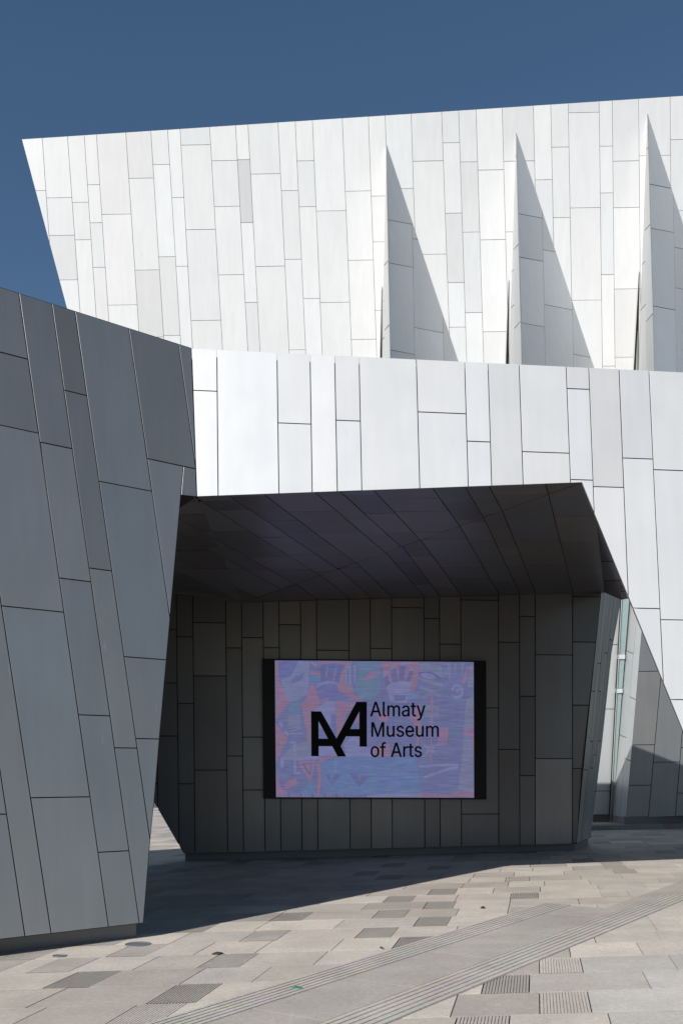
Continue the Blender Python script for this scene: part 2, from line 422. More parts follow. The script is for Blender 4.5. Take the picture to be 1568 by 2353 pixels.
scrap('dry_leaf', [(1102, 2087.5), (1109, 2085.8), (1114, 2088.5), (1106, 2089.5)], M_LEAF, 'dark curled leaf on a pale slab above the end of the path strip', 'leaf')
scrap('dry_leaf', [(871, 2178.5), (876, 2180), (880, 2182.5), (874, 2181.5)], M_LEAF, 'tiny dark twig on a pale slab beside the near edge of the path', 'leaf')
scrap('plastic_scrap', [(663, 2274), (680, 2271.5), (695, 2274), (686, 2275.5), (672, 2275)], M_GREEN, 'small green plastic scrap lying on the grooved strip of the path', 'litter')

# ------------------------------------------------------------------ left wing (shade put into its grey colour)
wing = thing('left_wing', 'tall panelled wing, coloured dark grey for shade, beside the entrance passage, throwing its shadow on the plaza', 'building', (-3, 9.5, 0))
lines_L = [(3.5,1392.6,117.7,2147),(43.3,673,249.3,2131),(119,697,320,2123),(172,714,345,1931),(295.3,752,390.5,1421),(410,789,447.6,1064)]
LJ = {0: [], 1: [806, 980, 1400, 1833], 2: [1023.7, 1333, 1644.5, 1957.6], 3: [903, 1309, 1719.5], 4: [1117.7, 1514, 1699], 5: [1066], 6: [1078]}
offs = []
for i in range(9):
    dx = [60, 150, 260, 360, 520, 700, 900, 1150, 1500][i]; offs.insert(0, (3.5-dx*1.0, 1392.6, 117.7-dx, 2147+dx*.11))
nL = len(offs); lines_all = offs+lines_L
LJ2 = {k+nL: v for k, v in LJ.items()}
for k in range(nL): LJ2[k] = [700+rnd.uniform(0, 250), 1200+rnd.uniform(0, 300), 1750+rnd.uniform(0, 150)]
LJ2[nL] = [1180]
polyL = [(-1700, 154), (0, 660), (440, 800), (452, 1142), (415.5, 1138), (403, 1290), (390.5, 1423), (366, 1699), (354, 1843), (345, 1931), (329.6, 2122), (0, 2159.6), (-1700, 2353)]
polyL = [(-2600, -113), (0, 660), (440, 800), (452, 1142), (415.5, 1138), (403, 1290), (390.5, 1423), (366, 1699), (354, 1843), (345, 1931), (329.6, 2122), (0, 2159.6), (-2600, 2455)]
SHADE_GREY = (.275, .286, .298)
tL = tone_fn(SHADE_GREY, .08, [(90,760,.86),(150,800,.80),(380,900,.86),(30,880,.90),(180,1100,.86),(140,900,.92)])
face(wing, 'wall', polyL, Lp, lines_all, LJ2, vp(3700), M_SHADE_GREY, tL, gap=.010, back=7.0, cuts=[(430, 1110, (421.3, 1072.5, 415.5, 1138))])
gl0 = GR.hit(0, 2189.5); gl1 = GR.hit(312.5, 2154.5); d = (gl1-gl0).normalized()
plinth(wing, [gl0-d*7, gl1], .30, 3)

# ------------------------------------------------------------------ entrance portal: white fascia, soffit, roof
portal = thing('entrance_portal', 'white panelled portal frame over the shaded entrance passage', 'building', (3, 11, 0))
lines_F = [(498,801.6,501,1139),(636,810,640.5,1135),(712,815,717,1132),(768.4,816.4,774.6,1129),(824.5,819,830.7,1127),(955.9,825,964,1123),(1066.7,830.8,1075.3,1119),
 (1120.5,833.5,1129,1116.5),(1192,837.4,1201.2,1113),(1299.8,842.5,1309.6,1102),(1351.7,844.4,1362,1115),(1421.4,849.5,1442,1355),(1490,852,1516.6,1425),(1600,857,1640,1500),(1750,862,1800,1700),(1900,867,1960,1700)]
FJ = {0:[899.5],2:[973.5],4:[967],6:[949],7:[1015],9:[1040],10:[894,1103],11:[1119.5],12:[1054,1398.5],13:[1081.5,1425.5,1608.6],14:[1300],15:[1100,1600],16:[1450]}
polyF = [(440, 800), (1568, 855), (2200, 885), (2200, 2100), (1739, 2100), (1335.7, 1109.6), (452, 1142)]
tF = tone_fn((.765, .76, .75), .025, [(870,950,1.0),(560,950,1.07),(740,950,1.08),(470,1000,1.07),(470,850,1.07),(1160,950,.94),(1100,900,1.04),(1100,1080,1.02),(1390,950,.90),(1380,1250,.96),(1450,950,.93),(1330,870,.94),(1250,930,.985)])  # sun sheen put into the panel tones: brighter left, greyer right
fs_ = face(portal, 'fascia', polyF, Fp, lines_F, FJ, vp(21000), M_WHITE, tF, gap=.010, back=.08, shrink=.09)
# soffit
S1l = [(407,1312,500,1358),(407,1289,602,1380),(409,1222.6,645,1355),(411,1193,690,1350),(450,1144.6,744.6,1329),(526,1140,785.5,1315),(606,1137,824.5,1300.5),(724,1133,890.8,1276),
 (781,1130,935,1271),(857.6,1127,972.6,1250),(992.7,1122,1059,1215),(1068,1119,1112.7,1195),(1122.5,1116.5,1155.6,1180),(1252,1112.6,1261,1143.4)]
S2l = [(690,1350,727,1378),(744.6,1329,801,1374.6),(785.5,1315,850,1373),(824.5,1300.5,898.6,1370.7),(890.8,1276,972.6,1369),(935,1271,1007.7,1367),(972.6,1250,1057.8,1367),
 (1059,1215,1144,1364),(1112.7,1195,1192.6,1363.7),(1155.6,1180,1228.6,1362),(1261,1143.4,1314.6,1360)]
def rj(lo, hi, n, step): return {k: [lo+rnd.uniform(0, .6)*step+i*step for i in range(int((hi-lo)/step))] for k in range(n)}
SOFF = (.15, .147, .160)  # shade under the portal put into the soffit colour
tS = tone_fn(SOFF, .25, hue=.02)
poly1 = [(452, 1142), (1335.7, 1109.6), (563, 1384), (558, 1393)]
poly3 = [(300, 1148), (415, 1143.3), (452, 1142), (563, 1384), (561, 1392), (400, 1370), (300, 1357)]
poly2 = [(1335.7, 1109.6), (1370, 1195), (1387.5, 1359), (1386, 1368), (560, 1393), (563, 1384)]
j1 = rj(1130, 1380, 16, 42)
face(portal, 'soffit', poly1, S1p, S1l, j1, -.02, M_SHADE_GREY, tS, gap=.010, back=.08)
face(portal, 'soffit', poly3, S3p, S1l, j1, -.02, M_SHADE_GREY, tS, gap=.010, back=.08)
face(portal, 'soffit', poly2, S2p, S2l, rj(1140, 1370, 13, 46), -.02, M_SHADE_GREY, tS, gap=.010, back=.08)
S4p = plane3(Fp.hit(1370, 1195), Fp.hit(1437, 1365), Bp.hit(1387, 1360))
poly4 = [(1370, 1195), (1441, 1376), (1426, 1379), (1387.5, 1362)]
face(portal, 'soffit', poly4, S4p, [(1424.5, 1332, 1425, 1380)], {0: [1290, 1334], 1: [1348, 1360]}, -.03, M_SHADE_GREY, tS, gap=.010, back=.004, thick=.006)
# roof slab over the passage, unseen, added and shaped to block the sun
rz = 6.0
tl, tr = Fp.hit(446, 803), Fp.hit(2190, 888)
roofp = [Vector((tl.x+.05, tl.y+.06, rz)), Vector((tr.x, tr.y+.06, rz)), Vector((9, 17, rz)), Vector((4.6, 18.4, rz)), Vector((3.5, 19.2, rz)), Vector((-6.6, 19.2, rz)), Vector((-6.6, 14.6, rz)), Vector((-2.6, 10.4, rz))]
prism('added_roof', roofp, (0, 0, -.18), M_ROOF, portal)

# ------------------------------------------------------------------ screen wall inside the passage
swall = thing('screen_wall', 'panelled wall in the shade of the passage, coloured dark grey for that shade, carrying the lit screen', 'wall', (1, 17.6, 0))
lines_B = [(361,1733,362.4,1856),(404.6,1364,411.2,1948),(442.4,1367,448,1963),(518,1378,522.8,1962),(554.3,1383,559.2,1960),(603.9,1383,608.7,1959),(640.3,1382,645,1957),(689.8,1381,693.6,1956),
 (726.5,1380,730,1954),(800.7,1377,804,1953),(849.9,1374,852.7,1951),(898.8,1373.4,901,1950),(973.3,1370,975.3,1948),(1009,1369,1010.7,1947),(1057.8,1368.5,1059.5,1944),(1144,1365,1145,1942),
 (1192.6,1363,1193.3,1941),(1228.6,1362,1228.6,1940),(1314.6,1361.6,1314.2,1938)]
BJ = {0:[1802],1:[1447,1570,1692],2:[1464,1617,1802],3:[1431.5,1554,1770.5],4:[1489.6,1738],5:[1466,1694.5,1816],6:[1489],7:[1436],9:[1495],11:[1491],12:[1397],13:[1422],14:[1481],
 15:[1379.6,1627,1871.4],16:[1476.7,1722.8],17:[1417,1600.8,1783],18:[1505.4,1744],19:[1371.3,1475.7,1621,1766.5]}
polyB = [(300, 1349), (400, 1362), (563, 1384), (1380, 1361), (1339, 1770), (1324, 1938), (1314.2, 1940), (421, 1963), (353, 1845), (300, 1753)]
tB = tone_fn((.180, .177, .182), .14, [(480,1650,.8),(480,1850,.9),(1270,1850,1.6),(1270,1650,1.2),(1270,1430,1.1),(1170,1600,.95),(430,1900,.85),(380,1800,.9)], hue=.01)  # shade of the passage put into the wall's grey
face(swall, 'wall', polyB, Bp, lines_B, BJ, vp(25000), M_SHADE_GREY, tB, gap=.016, back=.3, shrink=.02)
jb0 = Bp.hit(1380, 1361); jb1 = Bp.hit(1324, 1940); Jp = plane3(jb0, jb1, at_depth(1356, 1925, 18.9))
polyJ = [(1381, 1355), (1427, 1371), (1404, 1500), (1382, 1710), (1363, 1866), (1356, 1925), (1324, 1940), (1339, 1770)]
jl = [(1387,1364,1333,1938),(1395,1367,1338,1936),(1402.6,1370,1342.5,1934),(1410,1372,1347,1931),(1417.5,1375,1351.5,1929)]
face(swall, 'return', polyJ, Jp, jl, {0:[1590,1770],1:[1525,1704],2:[1589,1766],3:[1501,1736],4:[1471,1704],5:[1572,1820]}, vp(2250), M_SHADE_GREY, tone_fn((.33, .335, .33), .16), gap=.014, back=.15, thick=.02)
pb0, pb1, pb2 = GR.hit(425, 1980), GR.hit(1320, 1954), GR.hit(1350, 1946)
plinth(swall, [pb0, pb1], .20, .4); plinth(swall, [pb1, pb2], .20, .3)

# ------------------------------------------------------------------ upper hall (white) with three fins
hall = thing('upper_hall', 'bright white panelled hall with three fins, rising behind the portal against the sky', 'building', (3, 26.5, 0))
lines_U = [(97,318,112.5,541),(155,314,184,717),(193.5,312,221,729),(221.5,310,250,738),(289,306,319,760),(346.5,302,376,776),(385,300,415,789),(413.5,298,442,798),(481.5,294,511,802),(541,291,569,804),
 (569.5,289,597,807),(638.5,285,664,810),(678,282.5,702,812),(717.5,280,740,815),(786,275.5,808,819),(846,272,865,821),(884.5,270,902,825),(944,266.5,962,820),(1014,261.5,1034,830),(1053,259,1071.5,830),
 (1093,257,1110.5,833),(1153,252,1168,830),(1224.5,248,1238,830),(1264.5,245.5,1277,835),(1304.5,242,1315,840),(1375.5,236.5,1383,846),(1405.5,233,1412,847),(1466,228,1472,850),(1538.5,222.5,1543,850),
 (1600,219,1603,850),(1660,215,1661,850),(1730,210,1730,850),(1800,206,1799,850)]
UJ = {0:[437.5],1:[454.5,541,643.5],2:[465,551],3:[424.5,512,614.5],4:[492.5,701],5:[409.5,620.5,775],6:[378,590,771],7:[454,612],8:[333,527.5,736.5],9:[369,474.5,631.5],10:[367,511.5,695],
 11:[399.5,612],12:[438,596,804],13:[369.5,475,686],14:[484.5,695],15:[439,598,780],16:[450.5,556,713],17:[433.5],18:[370,584.5],19:[328,490,649.5,752],20:[372,533.5,718.5],21:[390.5,551,762.5],
 22:[370,532.5],23:[413],24:[338,500],25:[258.5,477.5,690],26:[336,443.5,631,841.5],27:[370,477,664,821],28:[357.5],29:[320.5,483.5],30:[400,600],31:[350,520],32:[450],33:[500]}
polyU = [(50, 320), (1568, 220), (1900, 198), (1900, 1010), (234, 1010)]
marks = [(140,600,.90),(250,400,.95),(320,360,.92),(345,700,.88),(450,320,.93),(512,420,.96),(563,440,.80),(600,700,.98),(640,500,1.0),(450,600,.97),(450,450,.97),(480,560,.97),(400,600,.93),
 (580,750,.94),(1045,570,.90),(1090,450,.91),(1090,620,.93),(1185,300,.95),(1340,250,.93),(1440,420,.96),(1440,750,.93),(1390,400,1.04),(1245,330,1.06),(900,500,.96),(870,600,1.03)]
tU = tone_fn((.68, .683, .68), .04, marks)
face(hall, 'facade', polyU, Up, lines_U, UJ, vp(-70000), M_FAR, tU, gap=.009, back=6, backm=M_WBACK)

def fin(A, R, D, Lf, rlines, rj_, llines, lj_, depth, label_pts):
    """a three-sided fin standing off the facade: A apex, R ridge foot, D right foot on the facade, Lf left boundary points"""
    a3 = Up.off(.01).hit(*A); d3 = Up.hit(*D)
    r3 = Up.off(depth).hit(*R)
    rp = plane3(a3, r3, d3)
    bo = bpy.data.objects.new('fin', None); C.objects.link(bo); bo.parent = hall; bo.location = r3-wloc(hall)
    face(bo, 'right_face', [A, D, R], rp, rlines, rj_, .19, M_FAR, tone_fn((.60, .62, .64), .11), gap=.014, back=.008, backm=M_WBACK, thick=.006)  # side away from the sun: shade put into a darker, bluer tone
    # left face: from the ridge back to the facade
    l3 = Up.off(-.15).hit(*Lf[-1]); lp = plane3(a3, r3, l3)
    face(bo, 'left_face', [A, R]+Lf[::-1], lp, llines, lj_, -1.2, M_FAR, tone_fn((.50, .505, .50), .06), gap=.02, back=.01, backm=M_WBACK, thick=.01)  # greyer than the facade: the fall of light is put into the tone
    return bo
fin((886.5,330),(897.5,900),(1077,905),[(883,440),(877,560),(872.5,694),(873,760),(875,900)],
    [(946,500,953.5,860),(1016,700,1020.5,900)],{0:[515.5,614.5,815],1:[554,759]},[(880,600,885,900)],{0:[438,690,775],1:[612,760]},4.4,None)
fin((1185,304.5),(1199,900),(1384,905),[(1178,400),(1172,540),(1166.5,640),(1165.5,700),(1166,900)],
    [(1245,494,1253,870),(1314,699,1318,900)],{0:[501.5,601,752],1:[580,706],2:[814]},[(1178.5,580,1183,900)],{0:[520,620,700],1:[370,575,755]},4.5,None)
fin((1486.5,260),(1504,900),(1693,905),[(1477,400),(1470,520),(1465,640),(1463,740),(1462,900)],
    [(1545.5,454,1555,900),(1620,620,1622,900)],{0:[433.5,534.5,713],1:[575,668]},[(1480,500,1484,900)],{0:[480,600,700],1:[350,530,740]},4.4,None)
def slit(pts, m, k, nm): 
    pl = Up.off(k); prism(nm, [pl.hit(x, y) for x, y in pts], -pl.n*.03, m, hall)
for top, bl, br in (((876, 655), (869.5, 900), (876, 900)), ((1167.5, 640), (1157.5, 900), (1167, 900)), ((1467, 620), (1450.5, 900), (1463.5, 900))):
    slit([top, bl, (bl[0]+1.6, 900)], M_FRAME, .045, 'window_frame')
    slit([(top[0]+.4, top[1]+8), (bl[0]+1.6, 900), br], M_BLACK, .03, 'window_frame')
slit([(1464, 760), (1457.2, 900), (1463.5, 900)], M_GLASS, .06, 'window_pane')

# ------------------------------------------------------------------ rear wing seen past the passage
kb = GR.hit(1361, 1909)
plat = [Vector((-2, 23.35, 0)), Vector((16, 23.35, 0))]
platform = bpy.data.objects.new('raised_pavement', None); C.objects.link(platform); platform.location = (7, 23.3, .12); platform['kind'] = 'structure'
for i in range(22):
    x0 = 4.0+i*.55; x1 = x0+.545
    for j in range(6):
        y0 = 23.35+j*.62+(.0 if j else 0); y1 = y0+.615
        v = [Vector((x0+.02*j, y0, GZ(x0)+.12)), Vector((x1+.02*j, y0, GZ(x1)+.12)), Vector((x1+.02*j, y1, GZ(x1)+.12)), Vector((x0+.02*j, y1, GZ(x0)+.12))]
        v += [p-Vector((0, 0, .16)) for p in v]
        if j < 2: new_obj('kerb_stone' if j == 0 else 'paving_slab', v, SF, M_STONE, platform, tuple(c*rnd.uniform(.8, 1.05)*(.55 if j == 0 else .9) for c in rnd.choice(tints)))
rear = thing('rear_wing', 'pale panelled wing, one wall coloured grey for shade, with a narrow glazed slot, past the passage end', 'building', (8, 24.5, 0))
Rp = Plane(at_depth(1500, 1885, 23.8), (0.02, -1, 0)); W2p = Plane(at_depth(1380, 1880, 25), (0, -1, 0))
polyR = [(1484.5, 1330), (1560, 1330), (2000, 1330), (2000, 1866), (1568, 1876), (1437, 1881), (1473, 1450)]
face(rear, 'wall', polyR, Rp, [(1517,1559.6,1488.4,1879),(1565.6,1693,1550.5,1876),(1640,1500,1625,1876),(1720,1500,1710,1876)], {0:[1543,1712,1805],1:[1600-60,1752],2:[1718.6,1823],3:[1650],4:[1700]}, -.01, M_SHADE_GREY, tone_fn((.25, .25, .25), .05), gap=.016, back=.4, shrink=.02)
polyW = [(1300, 1250), (1430, 1250), (1426, 1377), (1419.3, 1472), (1412.5, 1593), (1404, 1805), (1399.5, 1873), (1300, 1873)]
face(rear, 'wall', polyW, W2p, [(1300,1250,1290,1873)], {1:[1482,1630,1818.5]}, 0, M_WHITE, tone_fn((.50, .505, .50), .02), gap=.016, back=.1)
wj0 = Rp.hit(1473, 1450); wj1 = Rp.hit(1437, 1881); WJp = plane3(wj0, wj1, at_depth(1406, 1875, 25.0))
polyWJ = [(1484.5, 1330), (1473, 1450), (1437, 1881), (1406, 1875), (1414, 1775), (1421.8, 1691), (1430, 1584), (1437.5, 1499), (1443, 1377), (1446, 1330)]
face(rear, 'return', polyWJ, WJp, [(1466.5,1360,1421.8,1873)], {0:[1503,1696],1:[1602,1743]}, .45, M_WHITE, tone_fn((.50, .51, .505), .03), gap=.016, back=.05)
Gp = Plane(at_depth(1420, 1880, 24.95), (-.1, -1, 0))
win = bpy.data.objects.new('window', None); C.objects.link(win); win.parent = rear; win.location = Gp.hit(1420, 1700)-wloc(rear)
for ys, ye in ((1330, 1505), (1514, 1582), (1593, 1884)):
    def L_(y): return 1428-(y-1330)*.0525
    def R_(y): return 1448-(y-1330)*.0765
    prism('window_pane', [Gp.hit(L_(ys), ys), Gp.hit(R_(ys), ys), Gp.hit(R_(ye), ye), Gp.hit(L_(ye), ye)], -Gp.n*.03, M_GLASS, win)
for y in (1509.5, 1587.5):
    g2 = Gp.off(.04); prism('mullion', [g2.hit(L_(y)-1, y-4.5), g2.hit(R_(y)+1, y-4.5), g2.hit(R_(y)+1, y+5.5), g2.hit(L_(y)-1, y+5.5)], -g2.n*.06, M_FRAME, win)
for fa in (0, 1.2):
    g2 = Gp.off(.05); prism('window_frame', [g2.hit(L_(1330)-.6+fa*1.5, 1330), g2.hit(L_(1330)+.5+fa*1.5, 1330), g2.hit(L_(1884)+.5+fa*1.5, 1884), g2.hit(L_(1884)-.6+fa*1.5, 1884)], -g2.n*.08, M_BLACK if fa == 0 else M_FRAME, win)
prism('room_wall', [W2p.off(-1.2).hit(1300, 1250), W2p.off(-1.2).hit(1600, 1250), W2p.off(-1.2).hit(1600, 1900), W2p.off(-1.2).hit(1300, 1900)], (0, .2, 0), M_FRAME, rear)
def pl2(pts, h):
    front = [Vector((p.x, p.y, p.z-.02)) for p in pts]+[Vector((p.x, p.y, p.z+h)) for p in reversed(pts)]
    prism('plinth', front, (0, .25, 0), M_PLINTH, rear)
PT = Plane((0, 0, .12), (-.02, 0, 1))
pl2([PT.hit(1433, 1895), PT.hit(1800, 1880)], .18); pl2([PT.hit(1402, 1887), PT.hit(1432, 1894.5)], .16); pl2([PT.hit(1340, 1886), PT.hit(1401, 1886.5)], .16)

# ------------------------------------------------------------------ lit screen on the passage wall
scr = thing('display_screen', 'large lit screen in a black housing with the museum name, on the passage wall', 'screen', Bp.hit(860, 1676))
Sp = Bp.off(.13)
prism('housing', [Sp.hit(*p) for p in ((602, 1514), (1116, 1519), (1117, 1838), (605, 1836))], -Sp.n*.13, M_BLACK, scr)
scale_l = [Sp.off(.012).hit(*p) for p in ((602.5, 1514.5), (1115.5, 1519.5), (1116.5, 1837.5), (605.5, 1835.5))]
inner = [(631, 1518), (1087.4, 1522), (1088.4, 1834), (633.7, 1832.5)]
outerp = [(602.3, 1514.3), (1115.7, 1519.3), (1116.7, 1837.7), (605.3, 1835.7)]
fpl = Sp.off(.014)
vs = [fpl.hit(*p) for p in outerp]+[fpl.hit(*p) for p in inner]+[Sp.off(.001).hit(*p) for p in outerp]+[Sp.off(.001).hit(*p) for p in inner]
new_obj('bezel', vs, [(0,1,5,4),(1,2,6,5),(2,3,7,6),(3,0,4,7),(0,8,9,1),(1,9,10,2),(2,10,11,3),(3,11,8,0),(4,5,13,12),(5,6,14,13),(6,7,15,14),(7,4,12,15)], M_BLACK, scr)
def sr(c): return tuple(((v/255+.055)/1.055)**2.4 if v/255 > .04 else v/255/12.92 for v in c)
def a2(x, y): return (628.1+x*.16241, 1511+y*.16241)
def a3_(x, y): return (842.1+x*.16241, 1511+y*.16241)
P_ = (101,106,146); CO = (146,108,130); RD = (146,106,138); BL = (93,118,160); LB = (98,126,170); TE = (94,120,146); LV = (124,126,168); GT = (118,126,160); OL = (118,120,146); PU = (100,102,156); DK = (94,96,142)
art = [  # (origin, colour, points) generic cut-paper shapes
 (2,CO,[(20,60),(70,60),(70,320),(180,520),(230,640),(120,760),(30,900),(25,400)]),
 (2,PU,[(75,55),(350,55),(330,200),(240,270),(100,330),(70,320)]),
 (2,GT,[(100,330),(250,260),(350,60),(510,60),(500,290),(490,500),(370,600),(210,640),(150,470)]),
 (2,PU,[(240,370),(300,260),(440,225),(390,320),(320,360)]),
 (2,CO,[(510,200),(660,205),(660,265),(600,240),(515,245)]),
 (2,DK,[(665,100),(1000,110),(930,380),(665,330)]),
 (2,BL,[(745,130),(775,130),(755,290),(735,290)]),(2,CO,[(735,200),(760,200),(750,300)]),
 (2,BL,[(870,130),(900,130),(880,230),(860,230)]),(2,CO,[(850,225),(876,225),(850,340),(836,340)]),
 (2,BL,[(490,420),(520,240),(660,260),(670,380),(600,350),(520,520)]),
 (2,LV,[(520,60),(590,70),(630,120),(590,135),(530,90)]),
 (2,CO,[(590,60),(1130,60),(1060,110),(860,80),(650,105)]),
 (2,GT,[(670,360),(760,330),(900,350),(930,390),(910,410),(800,370),(680,400),(600,440),(600,380)]),
 (2,PU,[(610,440),(700,390),(880,385),(930,470),(1090,590),(1050,630),(860,590),(680,610),(640,590)]),
 (2,CO,[(460,540),(555,340),(650,620),(770,570),(780,590),(650,660),(640,760),(500,740)]),
 (2,TE,[(1130,60),(1510,60),(1515,500),(1390,595),(1230,590),(1130,470),(1215,230),(1200,150)]),
 (2,CO,[(900,460),(960,200),(1050,100),(1100,110),(1010,200),(1000,360),(1110,420),(1150,540),(1280,600),(1050,600),(1090,570)]),
 (2,GT,[(1060,110),(1090,110),(1100,410),(1065,410)]),(2,GT,[(1130,110),(1160,110),(1165,350),(1135,350)]),(2,GT,[(1010,180),(1035,160),(1040,380),(1010,380)]),
 (2,RD,[(1250,335),(1310,260),(1400,200),(1500,188),(1450,270),(1360,310)]),
 (2,TE,[(205,645),(385,630),(370,790),(220,810)]),
 (2,OL,[(205,840),(260,810),(370,800),(380,940),(200,980)]),
 (2,LV,[(65,925),(100,905),(135,950),(120,1010)]),(2,LV,[(155,1030),(220,1080),(200,1120),(150,1060)]),
 (2,GT,[(215,1000),(380,955),(375,975),(225,1020)]),(2,GT,[(220,1040),(390,990),(395,1010),(225,1060)]),(2,GT,[(230,1075),(420,1065),(420,1090),(230,1090)]),
 (2,PU,[(400,625),(450,600),(500,800),(510,1000),(480,1170),(440,1050),(430,800)]),
 (2,CO,[(20,920),(180,1120),(210,1140),(110,1330),(80,1400),(30,1500)]),
 (2,CO,[(385,660),(430,850),(480,1190),(530,1220),(530,900),(490,640),(640,760),(650,700),(500,560)]),
 (2,LV,[(650,700),(740,610),(870,630),(880,1020),(640,1000),(640,900),(560,770)]),
 (2,PU,[(810,800),(880,800),(880,1020),(810,990)]),
 (2,CO,[(875,620),(1170,640),(1020,830),(1000,930),(930,1080),(890,1130)]),
 (2,RD,[(1200,790),(1205,930),(1130,930)]),
 (2,OL,[(140,1400),(270,1250),(480,1190),(530,1230),(530,1400)]),
 (2,LV,[(640,1260),(830,1265),(900,1395),(640,1400)]),
 (2,LV,[(990,1230),(1110,1130),(1220,1130),(1220,1265),(1430,1270),(1420,1410),(1030,1410)]),
 (2,BL,[(400,1900),(520,1770),(600,1940),(350,1940)]),
 (2,LV,[(95,1405),(600,1400),(605,1450),(145,1450),(150,1560),(95,1565)]),
 (2,LV,[(230,1190),(315,1195),(320,1620),(380,1625),(380,1660),(285,1655),(285,1215),(230,1215)]),
 (2,CO,[(325,1465),(600,1465),(525,1765),(420,1610)]),(2,DK,[(400,1500),(545,1495),(520,1680),(450,1590)]),(2,CO,[(430,1510),(520,1515),(510,1620)]),
 (2,CO,[(600,1440),(650,1440),(650,1500),(880,1400),(890,1385),(700,1430),(640,1420),(600,1400)]),
 (2,CO,[(600,1480),(650,1500),(680,1700),(650,1950),(605,1950),(635,1700)]),
 (2,CO,[(135,1790),(310,1700),(340,1790),(180,1870)]),
 (2,CO,[(35,1600),(100,1850),(210,1930),(40,1970)]),
 (2,BL,[(655,1500),(900,1430),(1560,1420),(2000,1400),(2090,1900),(1500,1940),(700,1930),(690,1700)]),
 (2,LB,[(860,1430),(895,1430),(895,1640),(860,1640)]),
 (2,DK,[(730,1655),(800,1655),(815,1770),(860,1650),(970,1650),(820,1820)]),
 (2,DK,[(1065,1640),(1175,1650),(1210,1750),(1240,1680),(1370,1680),(1210,1840)]),
 (3,CO,[(200,60),(740,70),(720,360),(620,560),(330,630),(280,420),(230,200)]),
 (3,DK,[(330,180),(410,140),(440,350),(360,360)]),(3,DK,[(460,130),(545,120),(530,330),(450,330)]),(3,DK,[(605,190),(660,195),(620,340),(545,340)]),(3,DK,[(230,290),(290,250),(340,380),(270,410)]),
 (3,LV,[(335,130),(405,120),(405,155),(335,185)]),(3,LV,[(470,80),(545,75),(545,120),(470,125)]),(3,LV,[(610,130),(665,130),(660,195),(605,190)]),(3,LV,[(230,235),(280,225),(285,250),(235,295)]),
 (3,LV,[(275,420),(370,350),(630,350),(600,520),(560,640),(400,640),(340,620)]),(3,DK,[(380,540),(550,535),(545,610),(390,615)]),
 (3,LB,[(560,520),(750,520),(740,570),(560,600)]),
 (3,OL,[(740,90),(860,80),(900,110),(1060,120),(1090,290),(1000,280),(740,200)]),
 (3,DK,[(740,205),(900,200),(1000,250),(1060,300),(980,320),(740,260)]),(3,LV,[(755,230),(830,220),(940,250),(985,300),(900,305),(790,280)]),
 (3,CO,[(850,245),(862,245),(892,282),(880,284)]),(3,CO,[(890,245),(878,245),(848,282),(860,284)]),
 (3,OL,[(730,290),(1070,370),(1060,420),(740,330)]),(3,OL,[(740,400),(960,470),(1050,440),(1080,460),(950,500),(750,450)]),(3,OL,[(760,560),(900,480),(1060,520),(1040,560),(930,530),(780,590)]),
 (3,OL,[(810,670),(1030,700),(1030,740),(810,740)]),(3,OL,[(820,770),(1020,770),(1020,830),(820,845)]),
 (3,LB,[(1090,180),(1140,170),(1145,250),(1095,250)]),
 (3,OL,[(1130,90),(1180,80),(1190,350),(1165,340)]),(3,OL,[(1230,80),(1270,80),(1250,290)]),(3,OL,[(1330,80),(1380,80),(1340,300)]),
 (3,RD,[(1410,130),(1440,120),(1420,300),(1360,390),(1350,360)]),(3,OL,[(1450,110),(1512,100),(1512,410),(1420,430)]),
 (3,LV,[(1190,440),(1230,385),(1300,375),(1360,420),(1370,510),(1330,580),(1250,590),(1185,530),(1250,550),(1310,540),(1335,480),(1300,430),(1240,430),(1215,480)]),
 (3,LV,[(1240,470),(1290,445),(1320,480),(1280,510)]),
 (3,OL,[(1410,600),(1512,520),(1512,1010),(1370,1010)]),(3,RD,[(1370,1010),(1512,1010),(1512,1500),(1480,1150),(1370,1100)]),
 (3,OL,[(1370,1110),(1480,1150),(1500,1500),(1512,1900),(1290,1880),(1340,1500)]),(3,LB,[(1400,1115),(1450,1130),(1460,1200),(1420,1180)]),
 (3,CO,[(1020,1010),(1160,990),(1130,1240),(1000,1250)]),(3,LB,[(1045,1200),(1090,1190),(1090,1220),(1050,1225)]),
 (3,CO,[(130,790),(340,800),(280,920),(180,890)]),(3,CO,[(110,1260),(320,1230),(330,1400),(110,1410)]),
 (3,CO,[(600,870),(760,640),(770,1000),(720,1250),(690,1250),(720,1000)]),
 (3,CO,[(905,540),(935,540),(915,1500),(900,1500)]),
 (3,OL,[(740,1170),(900,1280),(1000,1230),(940,1310),(1020,1410),(900,1330),(780,1440),(735,1500),(850,1310)]),
 (3,LV,[(735,1510),(760,1530),(900,1520),(1180,1500),(1300,1520),(1290,1570),(1100,1620),(820,1710),(790,1690),(1180,1550),(1000,1540),(750,1560)]),
 (3,GT,[(0,1950),(300,1930),(780,1920),(780,1985),(0,1985)]),
 (3,CO,[(780,1920),(1180,1950),(1300,1890),(1513,1890),(1513,1985),(780,1985)]),
]
for i in range(22): art.append((2, (CO, GT, OL, DK)[i % 4], [(80+i*42, 1930), (100+i*42, 1930), (102+i*42, 1980), (82+i*42, 1980)]))
vs, fs, cols = [], [], []
def addpoly(pts, col, k):
    pl = Sp.off(.003+.00005*k); o = len(vs); vs.extend(pl.hit(*p) for p in pts); fs.append(tuple(range(o, o+len(pts)))); cols.append(sr([.62*a_+.38*b_ for a_, b_ in zip(col, P_)]))
addpoly([(630, 1517), (1088.5, 1521), (1089.5, 1835), (632.7, 1833.5)], P_, 0)
for i, (org, col, pts) in enumerate(art): addpoly([(a2 if org == 2 else a3_)(*p) for p in pts], col, i+2)
